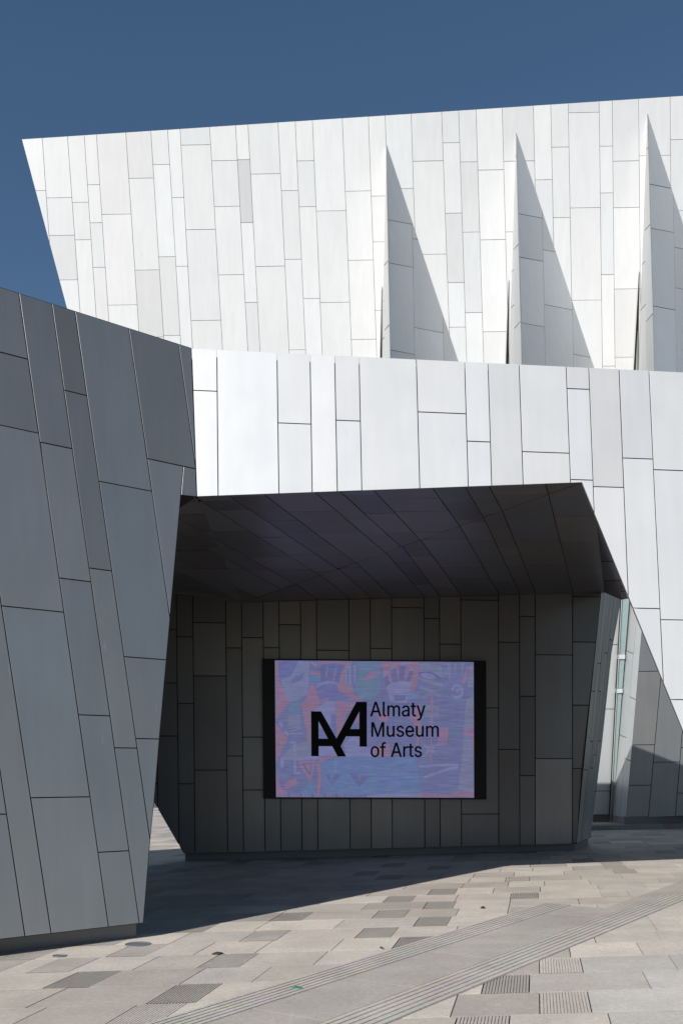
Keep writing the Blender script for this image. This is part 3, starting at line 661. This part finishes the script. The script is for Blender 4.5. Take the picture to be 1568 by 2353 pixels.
img = new_obj('screen_image', vs, fs, M_SCREEN, scr)
ca = img.data.color_attributes.new('Col', 'FLOAT_COLOR', 'CORNER')
for p in img.data.polygons:
    for li in p.loop_indices: ca.data[li].color = (*cols[p.index], 1)
tx = lambda x, y: (706.2+x*.19922, 1602.6+y*.19922)
Tp = Sp.off(.0125)
from mathutils.geometry import tessellate_polygon
logo = [[(40,164),(155,164),(333,478),(562,54),(683,54),(683,572),(598,572),(598,453),(442,453),(382,567),(443,685),(346,685),(283,566),(128,566),(128,682),(43,682)],[(126,277),(128,480),(234,480)],[(596,166),(491,368),(596,368)]]
flat = [p for l in logo for p in l]
tri = tessellate_polygon([[Vector((x, y, 0)) for x, y in l] for l in logo])
new_obj('logo', [Tp.hit(*tx(*p)) for p in flat], [tuple(t) for t in tri], M_INK, scr)
GLY={'A':([(0.016,0.0),(0.201,0.509),(0.276,0.509),(0.463,0.0),(0.395,0.0),(0.287,0.302),(0.28,0.323),(0.272,0.346),(0.264,0.372),(0.255,0.402),(0.244,0.438),(0.232,0.478),(0.245,0.478),(0.233,0.437),(0.222,0.402),(0.213,0.371),(0.204,0.345),(0.197,0.322),(0.191,0.302),(0.085,0.0),(0.11,0.142),(0.11,0.199),(0.37,0.199),(0.37,0.142)],[(0,11,1),(11,2,1),(11,12,2),(12,3,2),(0,21,11),(21,13,11),(13,10,11),(13,10,12),(10,22,12),(22,3,12),(9,22,10),(21,14,13),(8,22,9),(21,15,14),(7,22,8),(21,16,15),(6,22,7),(21,17,16),(5,22,6),(21,18,17),(21,20,18),(20,19,18),(4,23,5),(23,22,5),(0,20,21),(20,22,21),(20,23,22),(23,3,22),(0,19,20),(4,3,23)]),'l':([(0.139,-0.002),(0.112,0.0),(0.091,0.008),(0.074,0.02),(0.062,0.037),(0.055,0.059),(0.053,0.084),(0.053,0.509),(0.114,0.509),(0.114,0.099),(0.114,0.083),(0.117,0.071),(0.12,0.062),(0.126,0.057),(0.135,0.053),(0.146,0.052),(0.152,0.052),(0.157,0.052),(0.16,0.053),(0.164,0.053),(0.167,0.054),(0.17,0.054),(0.181,0.003),(0.175,0.001),(0.169,0.0),(0.162,-0.001),(0.154,-0.002),(0.147,-0.002)],[(6,8,7),(6,9,8),(6,10,9),(5,10,6),(5,11,10),(5,12,11),(5,13,12),(4,13,5),(4,14,13),(20,22,21),(19,22,20),(18,22,19),(4,15,14),(17,22,18),(16,22,17),(15,22,16),(4,22,15),(3,22,4),(2,22,3),(1,22,2),(1,23,22),(1,24,23),(1,25,24),(0,25,1),(0,26,25),(0,27,26)]),'m':([(0.053,0.0),(0.053,0.379),(0.112,0.379),(0.112,0.295),(0.108,0.295),(0.114,0.314),(0.122,0.331),(0.132,0.346),(0.144,0.358),(0.158,0.368),(0.172,0.376),(0.187,0.382),(0.203,0.385),(0.219,0.386),(0.245,0.383),(0.268,0.375),(0.287,0.361),(0.303,0.342),(0.314,0.32),(0.321,0.295),(0.312,0.295),(0.318,0.312),(0.326,0.329),(0.337,0.343),(0.35,0.356),(0.364,0.366),(0.381,0.375),(0.398,0.381),(0.417,0.385),(0.437,0.386),(0.458,0.385),(0.478,0.38),(0.497,0.372),(0.514,0.361),(0.529,0.346),(0.541,0.328),(0.55,0.307),(0.555,0.283),(0.557,0.255),(0.557,0.0),(0.496,0.0),(0.496,0.254),(0.493,0.279),(0.485,0.298),(0.473,0.313),(0.456,0.323),(0.438,0.329),(0.419,0.33),(0.402,0.329),(0.387,0.326),(0.374,0.32),(0.363,0.312),(0.353,0.302),(0.345,0.29),(0.34,0.277),(0.336,0.263),(0.335,0.247),(0.335,0.0),(0.274,0.0),(0.274,0.26),(0.272,0.28),(0.265,0.297),(0.253,0.311),(0.238,0.322),(0.22,0.328),(0.199,0.33),(0.185,0.329),(0.171,0.326),(0.158,0.32),(0.145,0.312),(0.135,0.302),(0.126,0.289),(0.119,0.274),(0.115,0.257),(0.114,0.238),(0.114,0.0)],[(12,14,13),(28,30,29),(11,14,12),(27,30,28),(27,31,30),(11,15,14),(10,15,11),(26,31,27),(26,32,31),(0,2,1),(0,4,2),(4,3,2),(9,15,10),(25,32,26),(9,16,15),(25,33,32),(8,16,9),(24,33,25),(8,17,16),(24,34,33),(7,17,8),(23,34,24),(23,35,34),(6,17,7),(22,47,23),(47,35,23),(6,65,17),(65,18,17),(5,66,6),(66,65,6),(64,18,65),(22,48,47),(46,35,47),(5,67,66),(22,49,48),(21,49,22),(45,35,46),(45,36,35),(63,18,64),(5,68,67),(21,50,49),(44,36,45),(62,18,63),(5,69,68),(62,19,18),(21,51,50),(4,69,5),(43,36,44),(20,51,21),(4,70,69),(20,52,51),(61,19,62),(43,37,36),(20,53,52),(4,71,70),(42,37,43),(60,20,61),(20,19,61),(0,72,4),(72,71,4),(60,53,20),(60,54,53),(42,38,37),(59,54,60),(41,38,42),(59,55,54),(0,73,72),(59,56,55),(58,56,59),(0,74,73),(41,39,38),(40,39,41),(58,57,56),(0,75,74)]),'a':([(0.16,-0.009),(0.137,-0.007),(0.115,-0.003),(0.094,0.005),(0.076,0.015),(0.06,0.029),(0.048,0.045),(0.038,0.063),(0.032,0.084),(0.03,0.108),(0.032,0.128),(0.036,0.146),(0.043,0.161),(0.053,0.174),(0.064,0.184),(0.078,0.193),(0.092,0.2),(0.108,0.206),(0.125,0.211),(0.143,0.214),(0.161,0.217),(0.178,0.22),(0.2,0.223),(0.218,0.225),(0.234,0.227),(0.247,0.229),(0.257,0.231),(0.265,0.235),(0.271,0.24),(0.274,0.246),(0.276,0.255),(0.276,0.257),(0.275,0.272),(0.272,0.285),(0.267,0.297),(0.26,0.307),(0.251,0.315),(0.24,0.322),(0.227,0.327),(0.212,0.33),(0.196,0.331),(0.178,0.33),(0.163,0.327),(0.149,0.322),(0.137,0.316),(0.127,0.309),(0.118,0.301),(0.11,0.292),(0.104,0.283),(0.1,0.274),(0.041,0.291),(0.051,0.313),(0.064,0.331),(0.079,0.346),(0.095,0.358),(0.114,0.368),(0.133,0.375),(0.153,0.38),(0.173,0.383),(0.194,0.384),(0.208,0.384),(0.223,0.382),(0.239,0.379),(0.255,0.375),(0.271,0.369),(0.286,0.36),(0.3,0.35),(0.312,0.336),(0.322,0.32),(0.33,0.301),(0.335,0.278),(0.337,0.251),(0.337,0.0),(0.277,0.0),(0.277,0.052),(0.272,0.052),(0.267,0.043),(0.26,0.034),(0.252,0.025),(0.242,0.016),(0.229,0.008),(0.215,0.001),(0.199,-0.004),(0.181,-0.007),(0.17,0.045),(0.192,0.047),(0.211,0.051),(0.228,0.059),(0.242,0.068),(0.254,0.08),(0.263,0.093),(0.27,0.108),(0.274,0.122),(0.276,0.138),(0.276,0.19),(0.272,0.187),(0.267,0.184),(0.259,0.182),(0.251,0.18),(0.241,0.178),(0.231,0.176),(0.221,0.174),(0.21,0.173),(0.2,0.171),(0.191,0.17),(0.182,0.169),(0.175,0.168),(0.161,0.166),(0.147,0.163),(0.134,0.159),(0.122,0.153),(0.112,0.147),(0.103,0.139),(0.097,0.13),(0.093,0.118),(0.092,0.105),(0.093,0.093),(0.096,0.082),(0.102,0.072),(0.109,0.064),(0.119,0.057),(0.13,0.052),(0.142,0.048),(0.156,0.046)],[(58,60,59),(58,61,60),(57,61,58),(57,62,61),(56,62,57),(56,63,62),(55,63,56),(55,64,63),(55,65,64),(54,65,55),(54,66,65),(53,66,54),(53,67,66),(52,67,53),(52,40,67),(40,39,67),(39,68,67),(51,41,52),(41,40,52),(51,42,41),(38,68,39),(51,43,42),(37,68,38),(51,44,43),(36,68,37),(36,69,68),(51,45,44),(35,69,36),(50,45,51),(50,46,45),(34,69,35),(34,70,69),(50,47,46),(33,70,34),(50,48,47),(49,48,50),(32,70,33),(32,71,70),(31,71,32),(30,71,31),(29,71,30),(29,72,71),(28,72,29),(27,72,28),(26,94,27),(94,72,27),(25,94,26),(24,94,25),(23,94,24),(22,94,23),(21,94,22),(20,94,21),(19,94,20),(18,94,19),(17,94,18),(16,94,17),(15,94,16),(14,94,15),(14,95,94),(93,72,94),(14,96,95),(14,97,96),(13,97,14),(13,98,97),(13,99,98),(13,100,99),(13,101,100),(13,102,101),(12,102,13),(12,103,102),(12,104,103),(12,105,104),(12,106,105),(12,107,106),(12,108,107),(12,109,108),(11,109,12),(11,110,109),(11,111,110),(11,112,111),(10,112,11),(10,113,112),(92,72,93),(10,114,113),(9,114,10),(91,72,92),(9,115,114),(8,115,9),(90,72,91),(8,116,115),(89,72,90),(8,117,116),(7,117,8),(7,118,117),(88,74,89),(74,72,89),(7,119,118),(87,74,88),(7,120,119),(6,120,7),(86,75,87),(75,74,87),(6,121,120),(6,122,121),(86,76,75),(73,72,74),(85,76,86),(6,123,122),(84,76,85),(6,84,123),(6,76,84),(5,76,6),(5,77,76),(5,78,77),(4,78,5),(4,79,78),(4,80,79),(3,80,4),(3,81,80),(2,81,3),(2,82,81),(1,82,2),(1,83,82),(0,83,1)]),'t':([(0.204,0.379),(0.204,0.327),(0.006,0.327),(0.006,0.379),(0.065,0.471),(0.126,0.471),(0.126,0.098),(0.127,0.083),(0.13,0.07),(0.136,0.061),(0.144,0.055),(0.156,0.051),(0.17,0.05),(0.175,0.05),(0.18,0.05),(0.185,0.051),(0.191,0.052),(0.197,0.053),(0.202,0.054),(0.213,0.002),(0.207,-0.0),(0.2,-0.002),(0.192,-0.003),(0.184,-0.003),(0.176,-0.004),(0.168,-0.004),(0.138,-0.001),(0.113,0.007),(0.092,0.021),(0.077,0.041),(0.068,0.064),(0.065,0.093)],[(31,5,4),(31,6,5),(2,0,3),(2,1,0),(31,7,6),(30,7,31),(30,8,7),(30,9,8),(29,9,30),(29,10,9),(29,11,10),(17,19,18),(16,19,17),(15,19,16),(29,12,11),(14,19,15),(13,19,14),(12,19,13),(29,19,12),(28,19,29),(27,19,28),(26,19,27),(26,20,19),(26,21,20),(25,21,26),(25,22,21),(25,23,22),(25,24,23)]),'y':([(0.047,-0.139),(0.061,-0.086),(0.071,-0.087),(0.083,-0.089),(0.094,-0.09),(0.104,-0.089),(0.113,-0.086),(0.122,-0.081),(0.13,-0.074),(0.138,-0.064),(0.145,-0.051),(0.151,-0.036),(0.163,-0.001),(0.017,0.379),(0.084,0.379),(0.165,0.155),(0.173,0.132),(0.18,0.109),(0.187,0.087),(0.193,0.064),(0.199,0.042),(0.206,0.021),(0.184,0.021),(0.19,0.042),(0.196,0.064),(0.202,0.087),(0.209,0.11),(0.216,0.132),(0.224,0.155),(0.305,0.379),(0.371,0.379),(0.204,-0.058),(0.196,-0.077),(0.187,-0.093),(0.177,-0.107),(0.165,-0.119),(0.153,-0.128),(0.139,-0.136),(0.125,-0.141),(0.109,-0.144),(0.091,-0.145),(0.082,-0.145),(0.073,-0.144),(0.065,-0.143),(0.057,-0.142),(0.052,-0.14)],[(12,14,13),(12,15,14),(28,30,29),(28,31,30),(12,16,15),(27,31,28),(26,31,27),(12,17,16),(25,21,26),(21,31,26),(12,18,17),(24,21,25),(12,19,18),(23,20,24),(20,21,24),(12,23,19),(23,20,19),(12,22,23),(12,21,22),(12,31,21),(11,31,12),(10,31,11),(9,31,10),(9,32,31),(8,32,9),(7,32,8),(7,33,32),(6,33,7),(0,2,1),(5,33,6),(0,3,2),(4,33,5),(0,4,3),(0,33,4),(0,34,33),(0,35,34),(0,36,35),(0,37,36),(0,38,37),(45,38,0),(44,38,45),(44,39,38),(43,39,44),(42,39,43),(42,40,39),(41,40,42)]),'M':([(0.06,0.0),(0.06,0.509),(0.152,0.509),(0.277,0.187),(0.28,0.179),(0.284,0.17),(0.287,0.159),(0.291,0.147),(0.295,0.135),(0.299,0.123),(0.303,0.11),(0.307,0.097),(0.311,0.084),(0.315,0.071),(0.319,0.06),(0.322,0.049),(0.307,0.049),(0.311,0.059),(0.314,0.071),(0.318,0.083),(0.322,0.095),(0.326,0.108),(0.33,0.121),(0.334,0.134),(0.338,0.146),(0.342,0.158),(0.346,0.169),(0.349,0.179),(0.352,0.187),(0.476,0.509),(0.568,0.509),(0.568,0.0),(0.504,0.0),(0.504,0.291),(0.504,0.302),(0.504,0.314),(0.504,0.327),(0.505,0.34),(0.505,0.354),(0.505,0.369),(0.505,0.383),(0.506,0.398),(0.506,0.413),(0.506,0.428),(0.507,0.443),(0.507,0.457),(0.513,0.457),(0.508,0.441),(0.503,0.425),(0.498,0.409),(0.492,0.393),(0.487,0.378),(0.482,0.363),(0.477,0.348),(0.472,0.335),(0.467,0.322),(0.463,0.31),(0.459,0.3),(0.456,0.291),(0.342,0.0),(0.286,0.0),(0.17,0.291),(0.167,0.3),(0.163,0.31),(0.159,0.321),(0.155,0.333),(0.15,0.347),(0.145,0.361),(0.14,0.376),(0.134,0.392),(0.129,0.408),(0.124,0.424),(0.118,0.441),(0.112,0.457),(0.119,0.457),(0.119,0.444),(0.12,0.43),(0.12,0.416),(0.12,0.401),(0.121,0.386),(0.121,0.372),(0.121,0.357),(0.121,0.342),(0.122,0.328),(0.122,0.315),(0.122,0.302),(0.122,0.291),(0.122,0.0)],[(0,73,1),(73,2,1),(73,74,2),(74,3,2),(28,45,29),(45,30,29),(45,46,30),(46,31,30),(0,72,73),(75,3,74),(28,44,45),(47,31,46),(76,3,75),(28,48,44),(48,43,44),(48,43,47),(43,31,47),(0,76,72),(76,71,72),(0,77,76),(71,3,76),(42,31,43),(28,49,48),(70,3,71),(0,78,77),(41,31,42),(28,50,49),(69,3,70),(0,79,78),(40,31,41),(28,51,50),(68,3,69),(0,80,79),(39,31,40),(28,52,51),(67,3,68),(0,81,80),(38,31,39),(28,53,52),(66,3,67),(0,82,81),(37,31,38),(28,54,53),(65,3,66),(0,83,82),(36,31,37),(28,55,54),(64,3,65),(0,84,83),(35,31,36),(28,56,55),(63,3,64),(0,85,84),(34,31,35),(28,57,56),(62,3,63),(0,86,85),(33,31,34),(28,58,57),(61,3,62),(0,87,86),(60,3,61),(28,59,58),(32,31,33),(60,4,3),(27,59,28),(60,5,4),(26,59,27),(60,6,5),(25,59,26),(60,7,6),(24,59,25),(60,8,7),(23,59,24),(60,9,8),(22,59,23),(60,10,9),(21,59,22),(60,11,10),(20,59,21),(60,12,11),(19,59,20),(60,18,12),(18,13,12),(18,13,19),(13,59,19),(14,59,13),(60,17,18),(15,59,14),(60,16,17),(60,15,16),(60,59,15)]),'u':([(0.182,-0.005),(0.158,-0.003),(0.135,0.002),(0.115,0.011),(0.097,0.023),(0.082,0.039),(0.069,0.059),(0.06,0.082),(0.054,0.109),(0.053,0.139),(0.053,0.379),(0.114,0.379),(0.114,0.144),(0.116,0.117),(0.124,0.094),(0.137,0.075),(0.154,0.061),(0.175,0.053),(0.2,0.05),(0.218,0.051),(0.234,0.055),(0.249,0.062),(0.263,0.071),(0.274,0.083),(0.283,0.097),(0.29,0.113),(0.295,0.132),(0.296,0.153),(0.296,0.379),(0.357,0.379),(0.357,0.0),(0.298,0.0),(0.298,0.092),(0.307,0.092),(0.294,0.06),(0.277,0.035),(0.257,0.017),(0.234,0.005),(0.209,-0.003)],[(9,11,10),(9,12,11),(27,29,28),(27,30,29),(26,30,27),(9,13,12),(8,13,9),(25,33,26),(33,30,26),(8,14,13),(24,33,25),(7,14,8),(23,32,24),(32,33,24),(7,15,14),(23,34,32),(34,31,32),(34,30,33),(22,34,23),(6,15,7),(6,16,15),(21,34,22),(20,34,21),(6,17,16),(20,35,34),(31,30,34),(5,17,6),(19,35,20),(5,18,17),(18,35,19),(5,35,18),(4,35,5),(4,36,35),(3,36,4),(3,37,36),(2,37,3),(2,38,37),(1,38,2),(1,0,38)]),'s':([(0.182,-0.008),(0.157,-0.007),(0.133,-0.003),(0.112,0.003),(0.093,0.012),(0.076,0.024),(0.062,0.038),(0.05,0.054),(0.041,0.073),(0.036,0.094),(0.094,0.107),(0.101,0.087),(0.111,0.072),(0.124,0.06),(0.141,0.052),(0.16,0.047),(0.181,0.045),(0.206,0.047),(0.227,0.053),(0.244,0.062),(0.258,0.074),(0.265,0.088),(0.268,0.103),(0.266,0.115),(0.262,0.126),(0.254,0.136),(0.243,0.144),(0.229,0.15),(0.212,0.155),(0.149,0.17),(0.118,0.18),(0.092,0.192),(0.072,0.208),(0.058,0.227),(0.05,0.249),(0.047,0.274),(0.049,0.295),(0.055,0.314),(0.065,0.332),(0.079,0.347),(0.095,0.36),(0.115,0.37),(0.137,0.378),(0.161,0.383),(0.187,0.384),(0.212,0.383),(0.234,0.379),(0.254,0.372),(0.271,0.363),(0.286,0.352),(0.299,0.339),(0.309,0.324),(0.318,0.308),(0.324,0.29),(0.268,0.277),(0.262,0.291),(0.254,0.304),(0.243,0.316),(0.228,0.325),(0.21,0.331),(0.187,0.333),(0.166,0.331),(0.147,0.326),(0.131,0.317),(0.119,0.305),(0.111,0.292),(0.109,0.277),(0.11,0.264),(0.115,0.253),(0.124,0.243),(0.136,0.235),(0.152,0.229),(0.172,0.223),(0.229,0.209),(0.261,0.2),(0.287,0.187),(0.306,0.171),(0.32,0.153),(0.328,0.131),(0.331,0.107),(0.329,0.085),(0.323,0.065),(0.312,0.047),(0.298,0.031),(0.281,0.018),(0.26,0.006),(0.236,-0.002),(0.21,-0.007)],[(43,45,44),(43,46,45),(42,46,43),(42,47,46),(41,47,42),(41,48,47),(40,48,41),(40,49,48),(39,49,40),(39,50,49),(38,50,39),(38,60,50),(60,51,50),(38,61,60),(59,51,60),(37,61,38),(37,62,61),(58,51,59),(37,63,62),(57,51,58),(57,52,51),(37,64,63),(56,52,57),(36,64,37),(56,53,52),(36,65,64),(55,53,56),(35,65,36),(35,66,65),(54,53,55),(35,67,66),(34,67,35),(34,68,67),(34,69,68),(33,69,34),(33,70,69),(33,71,70),(33,72,71),(32,72,33),(32,73,72),(32,74,73),(31,74,32),(31,75,74),(30,75,31),(30,76,75),(29,76,30),(29,77,76),(28,77,29),(27,77,28),(27,78,77),(26,78,27),(25,78,26),(24,78,25),(24,79,78),(23,79,24),(22,79,23),(9,11,10),(22,80,79),(21,80,22),(8,11,9),(20,80,21),(8,12,11),(20,81,80),(19,81,20),(7,12,8),(7,13,12),(19,82,81),(18,82,19),(7,14,13),(6,14,7),(17,82,18),(6,15,14),(16,82,17),(16,83,82),(6,16,15),(6,83,16),(5,83,6),(5,84,83),(4,84,5),(4,85,84),(3,85,4),(3,86,85),(2,86,3),(2,87,86),(1,87,2),(1,0,87)]),'e':([(0.212,-0.008),(0.177,-0.005),(0.145,0.003),(0.117,0.016),(0.092,0.035),(0.072,0.058),(0.056,0.085),(0.044,0.116),(0.037,0.15),(0.034,0.187),(0.036,0.224),(0.044,0.258),(0.055,0.29),(0.071,0.317),(0.091,0.34),(0.115,0.359),(0.142,0.373),(0.172,0.382),(0.205,0.384),(0.226,0.383),(0.246,0.38),(0.266,0.374),(0.285,0.366),(0.303,0.355),(0.319,0.341),(0.334,0.324),(0.347,0.305),(0.357,0.282),(0.365,0.256),(0.37,0.227),(0.371,0.194),(0.371,0.169),(0.075,0.169),(0.075,0.221),(0.338,0.221),(0.31,0.202),(0.308,0.226),(0.304,0.248),(0.298,0.269),(0.288,0.286),(0.277,0.301),(0.263,0.314),(0.246,0.323),(0.227,0.328),(0.205,0.33),(0.183,0.328),(0.164,0.323),(0.146,0.313),(0.131,0.301),(0.119,0.286),(0.109,0.27),(0.102,0.251),(0.097,0.231),(0.096,0.211),(0.096,0.178),(0.098,0.151),(0.102,0.127),(0.11,0.106),(0.121,0.088),(0.135,0.073),(0.151,0.061),(0.169,0.053),(0.19,0.048),(0.212,0.046),(0.227,0.047),(0.241,0.049),(0.254,0.053),(0.265,0.058),(0.276,0.065),(0.285,0.073),(0.294,0.082),(0.3,0.093),(0.306,0.105),(0.365,0.091),(0.358,0.072),(0.348,0.055),(0.335,0.039),(0.32,0.026),(0.302,0.014),(0.283,0.004),(0.261,-0.003),(0.237,-0.007)],[(17,19,18),(17,20,19),(16,20,17),(16,21,20),(16,22,21),(15,22,16),(15,23,22),(14,23,15),(14,24,23),(14,25,24),(13,45,14),(45,44,14),(44,25,14),(43,25,44),(42,25,43),(13,46,45),(42,26,25),(41,26,42),(13,47,46),(12,47,13),(40,26,41),(12,48,47),(40,27,26),(39,27,40),(12,49,48),(11,49,12),(11,50,49),(38,27,39),(38,28,27),(11,51,50),(37,28,38),(10,51,11),(37,29,28),(10,52,51),(36,29,37),(10,33,52),(33,53,52),(36,34,29),(34,30,29),(35,34,36),(9,33,10),(9,32,33),(53,34,33),(53,30,34),(54,30,53),(54,31,30),(8,32,9),(55,31,54),(8,31,32),(8,55,31),(8,56,55),(7,56,8),(7,57,56),(6,57,7),(6,58,57),(71,73,72),(70,73,71),(70,74,73),(6,59,58),(5,59,6),(69,74,70),(5,60,59),(68,74,69),(68,75,74),(67,75,68),(5,61,60),(66,75,67),(4,61,5),(66,76,75),(4,62,61),(65,76,66),(64,76,65),(4,63,62),(63,76,64),(4,76,63),(4,77,76),(3,77,4),(3,78,77),(2,78,3),(2,79,78),(2,80,79),(1,80,2),(1,81,80),(0,81,1)]),'o':([(0.207,-0.008),(0.174,-0.005),(0.144,0.003),(0.117,0.016),(0.093,0.035),(0.072,0.058),(0.056,0.085),(0.044,0.116),(0.037,0.15),(0.034,0.187),(0.037,0.225),(0.044,0.26),(0.056,0.291),(0.072,0.318),(0.093,0.341),(0.117,0.36),(0.144,0.374),(0.174,0.382),(0.207,0.384),(0.241,0.382),(0.271,0.374),(0.299,0.36),(0.323,0.341),(0.343,0.318),(0.359,0.291),(0.371,0.26),(0.379,0.225),(0.381,0.187),(0.379,0.15),(0.371,0.116),(0.359,0.085),(0.343,0.058),(0.323,0.035),(0.299,0.016),(0.271,0.003),(0.241,-0.005),(0.207,0.046),(0.231,0.049),(0.252,0.055),(0.27,0.066),(0.285,0.08),(0.298,0.097),(0.307,0.117),(0.314,0.139),(0.318,0.163),(0.319,0.187),(0.318,0.212),(0.314,0.236),(0.307,0.258),(0.298,0.278),(0.285,0.296),(0.27,0.31),(0.252,0.321),(0.231,0.328),(0.207,0.33),(0.184,0.328),(0.163,0.321),(0.145,0.31),(0.13,0.296),(0.118,0.278),(0.108,0.258),(0.102,0.236),(0.098,0.212),(0.096,0.187),(0.098,0.163),(0.102,0.139),(0.108,0.117),(0.118,0.097),(0.13,0.08),(0.145,0.066),(0.163,0.055),(0.184,0.049)],[(17,19,18),(16,19,17),(16,20,19),(15,20,16),(15,21,20),(14,21,15),(14,22,21),(13,22,14),(13,54,22),(54,23,22),(13,55,54),(53,23,54),(13,56,55),(52,23,53),(13,57,56),(51,23,52),(12,57,13),(51,24,23),(12,58,57),(50,24,51),(12,59,58),(49,24,50),(11,59,12),(49,25,24),(11,60,59),(48,25,49),(10,60,11),(48,26,25),(10,61,60),(47,26,48),(10,62,61),(46,26,47),(46,27,26),(9,62,10),(9,63,62),(45,27,46),(8,63,9),(8,64,63),(44,27,45),(44,28,27),(8,65,64),(43,28,44),(43,29,28),(7,65,8),(7,66,65),(42,29,43),(7,67,66),(41,29,42),(6,67,7),(41,30,29),(6,68,67),(40,30,41),(5,68,6),(40,31,30),(5,69,68),(39,31,40),(5,70,69),(38,31,39),(4,70,5),(38,32,31),(4,71,70),(37,32,38),(4,36,71),(36,32,37),(4,32,36),(3,32,4),(3,33,32),(2,33,3),(2,34,33),(1,34,2),(1,35,34),(0,35,1)]),'f':([(0.228,0.379),(0.228,0.327),(0.006,0.327),(0.006,0.379),(0.081,0.0),(0.081,0.432),(0.082,0.452),(0.087,0.47),(0.096,0.486),(0.107,0.499),(0.12,0.51),(0.135,0.519),(0.152,0.525),(0.169,0.529),(0.187,0.53),(0.201,0.53),(0.212,0.529),(0.222,0.527),(0.231,0.525),(0.238,0.523),(0.243,0.521),(0.227,0.468),(0.224,0.47),(0.22,0.471),(0.215,0.472),(0.209,0.473),(0.202,0.474),(0.195,0.474),(0.178,0.472),(0.164,0.468),(0.154,0.46),(0.147,0.449),(0.143,0.435),(0.142,0.419),(0.142,0.0)],[(13,15,14),(13,16,15),(12,16,13),(12,17,16),(12,18,17),(11,18,12),(11,19,18),(11,20,19),(11,21,20),(10,21,11),(9,23,10),(23,22,10),(22,21,10),(8,25,9),(25,24,9),(24,23,9),(7,27,8),(27,26,8),(26,25,8),(7,28,27),(7,29,28),(6,29,7),(6,30,29),(6,31,30),(5,31,6),(5,32,31),(5,33,32),(4,33,5),(4,34,33),(2,0,3),(2,1,0)]),'r':([(0.053,0.0),(0.053,0.379),(0.112,0.379),(0.112,0.321),(0.115,0.321),(0.124,0.339),(0.137,0.354),(0.152,0.367),(0.171,0.377),(0.191,0.383),(0.213,0.385),(0.218,0.385),(0.223,0.385),(0.229,0.384),(0.235,0.384),(0.24,0.384),(0.243,0.384),(0.243,0.322),(0.241,0.323),(0.236,0.324),(0.23,0.324),(0.223,0.325),(0.215,0.326),(0.207,0.326),(0.19,0.324),(0.174,0.321),(0.159,0.315),(0.146,0.306),(0.135,0.296),(0.126,0.284),(0.119,0.269),(0.115,0.254),(0.114,0.237),(0.114,0.0)],[(9,11,10),(9,12,11),(9,13,12),(9,14,13),(9,15,14),(9,16,15),(9,17,16),(8,17,9),(0,2,1),(0,3,2),(7,17,8),(6,17,7),(5,19,6),(19,18,6),(18,17,6),(4,23,5),(23,22,5),(22,21,5),(21,20,5),(20,19,5),(4,24,23),(4,25,24),(0,4,3),(0,31,4),(31,30,4),(30,29,4),(29,28,4),(28,27,4),(27,26,4),(26,25,4),(0,32,31),(0,33,32)])}
POS={'Almaty': [('A', -0.0), ('l', 0.479), ('m', 0.669), ('a', 1.278), ('t', 1.668), ('y', 1.896)], 'Museum': [('M', -0.0), ('u', 0.628), ('s', 1.038), ('e', 1.403), ('u', 1.807), ('m', 2.217)], 'of Arts': [('o', 0.0), ('f', 0.415), ('A', 0.857), ('r', 1.337), ('t', 1.595), ('s', 1.823)]}
for word, x0, x1, base, cap in (("Almaty", 722, 1357, 222, 54), ("Museum", 736, 1510, 457, 290), ("of Arts", 728, 1315, 690, 527)):
    L = POS[word]; mx = max(px+max(v[0] for v in GLY[ch][0]) for ch, px in L); mn = min(px+min(v[0] for v in GLY[ch][0]) for ch, px in L)
    sx = (x1-x0)/(mx-mn); sy = (base-cap)/.509
    for ch, px in L:
        g = GLY[ch]; vs = []; fs = []
        for q, dx, dy in ((0, 0, 0), (1, -3.2, 0), (2, 3.2, 0), (3, 0, 2), (4, 0, -2)):     # the strokes of the heavier weight
            o = len(vs); vs += [Tp.off(-.0004*q).hit(*tx(x0+(px+x-mn)*sx+dx, base-y*sy+dy)) for x, y in g[0]]; fs += [tuple(i+o for i in f) for f in g[1]]
        new_obj('letter', vs, fs, M_INK, scr)
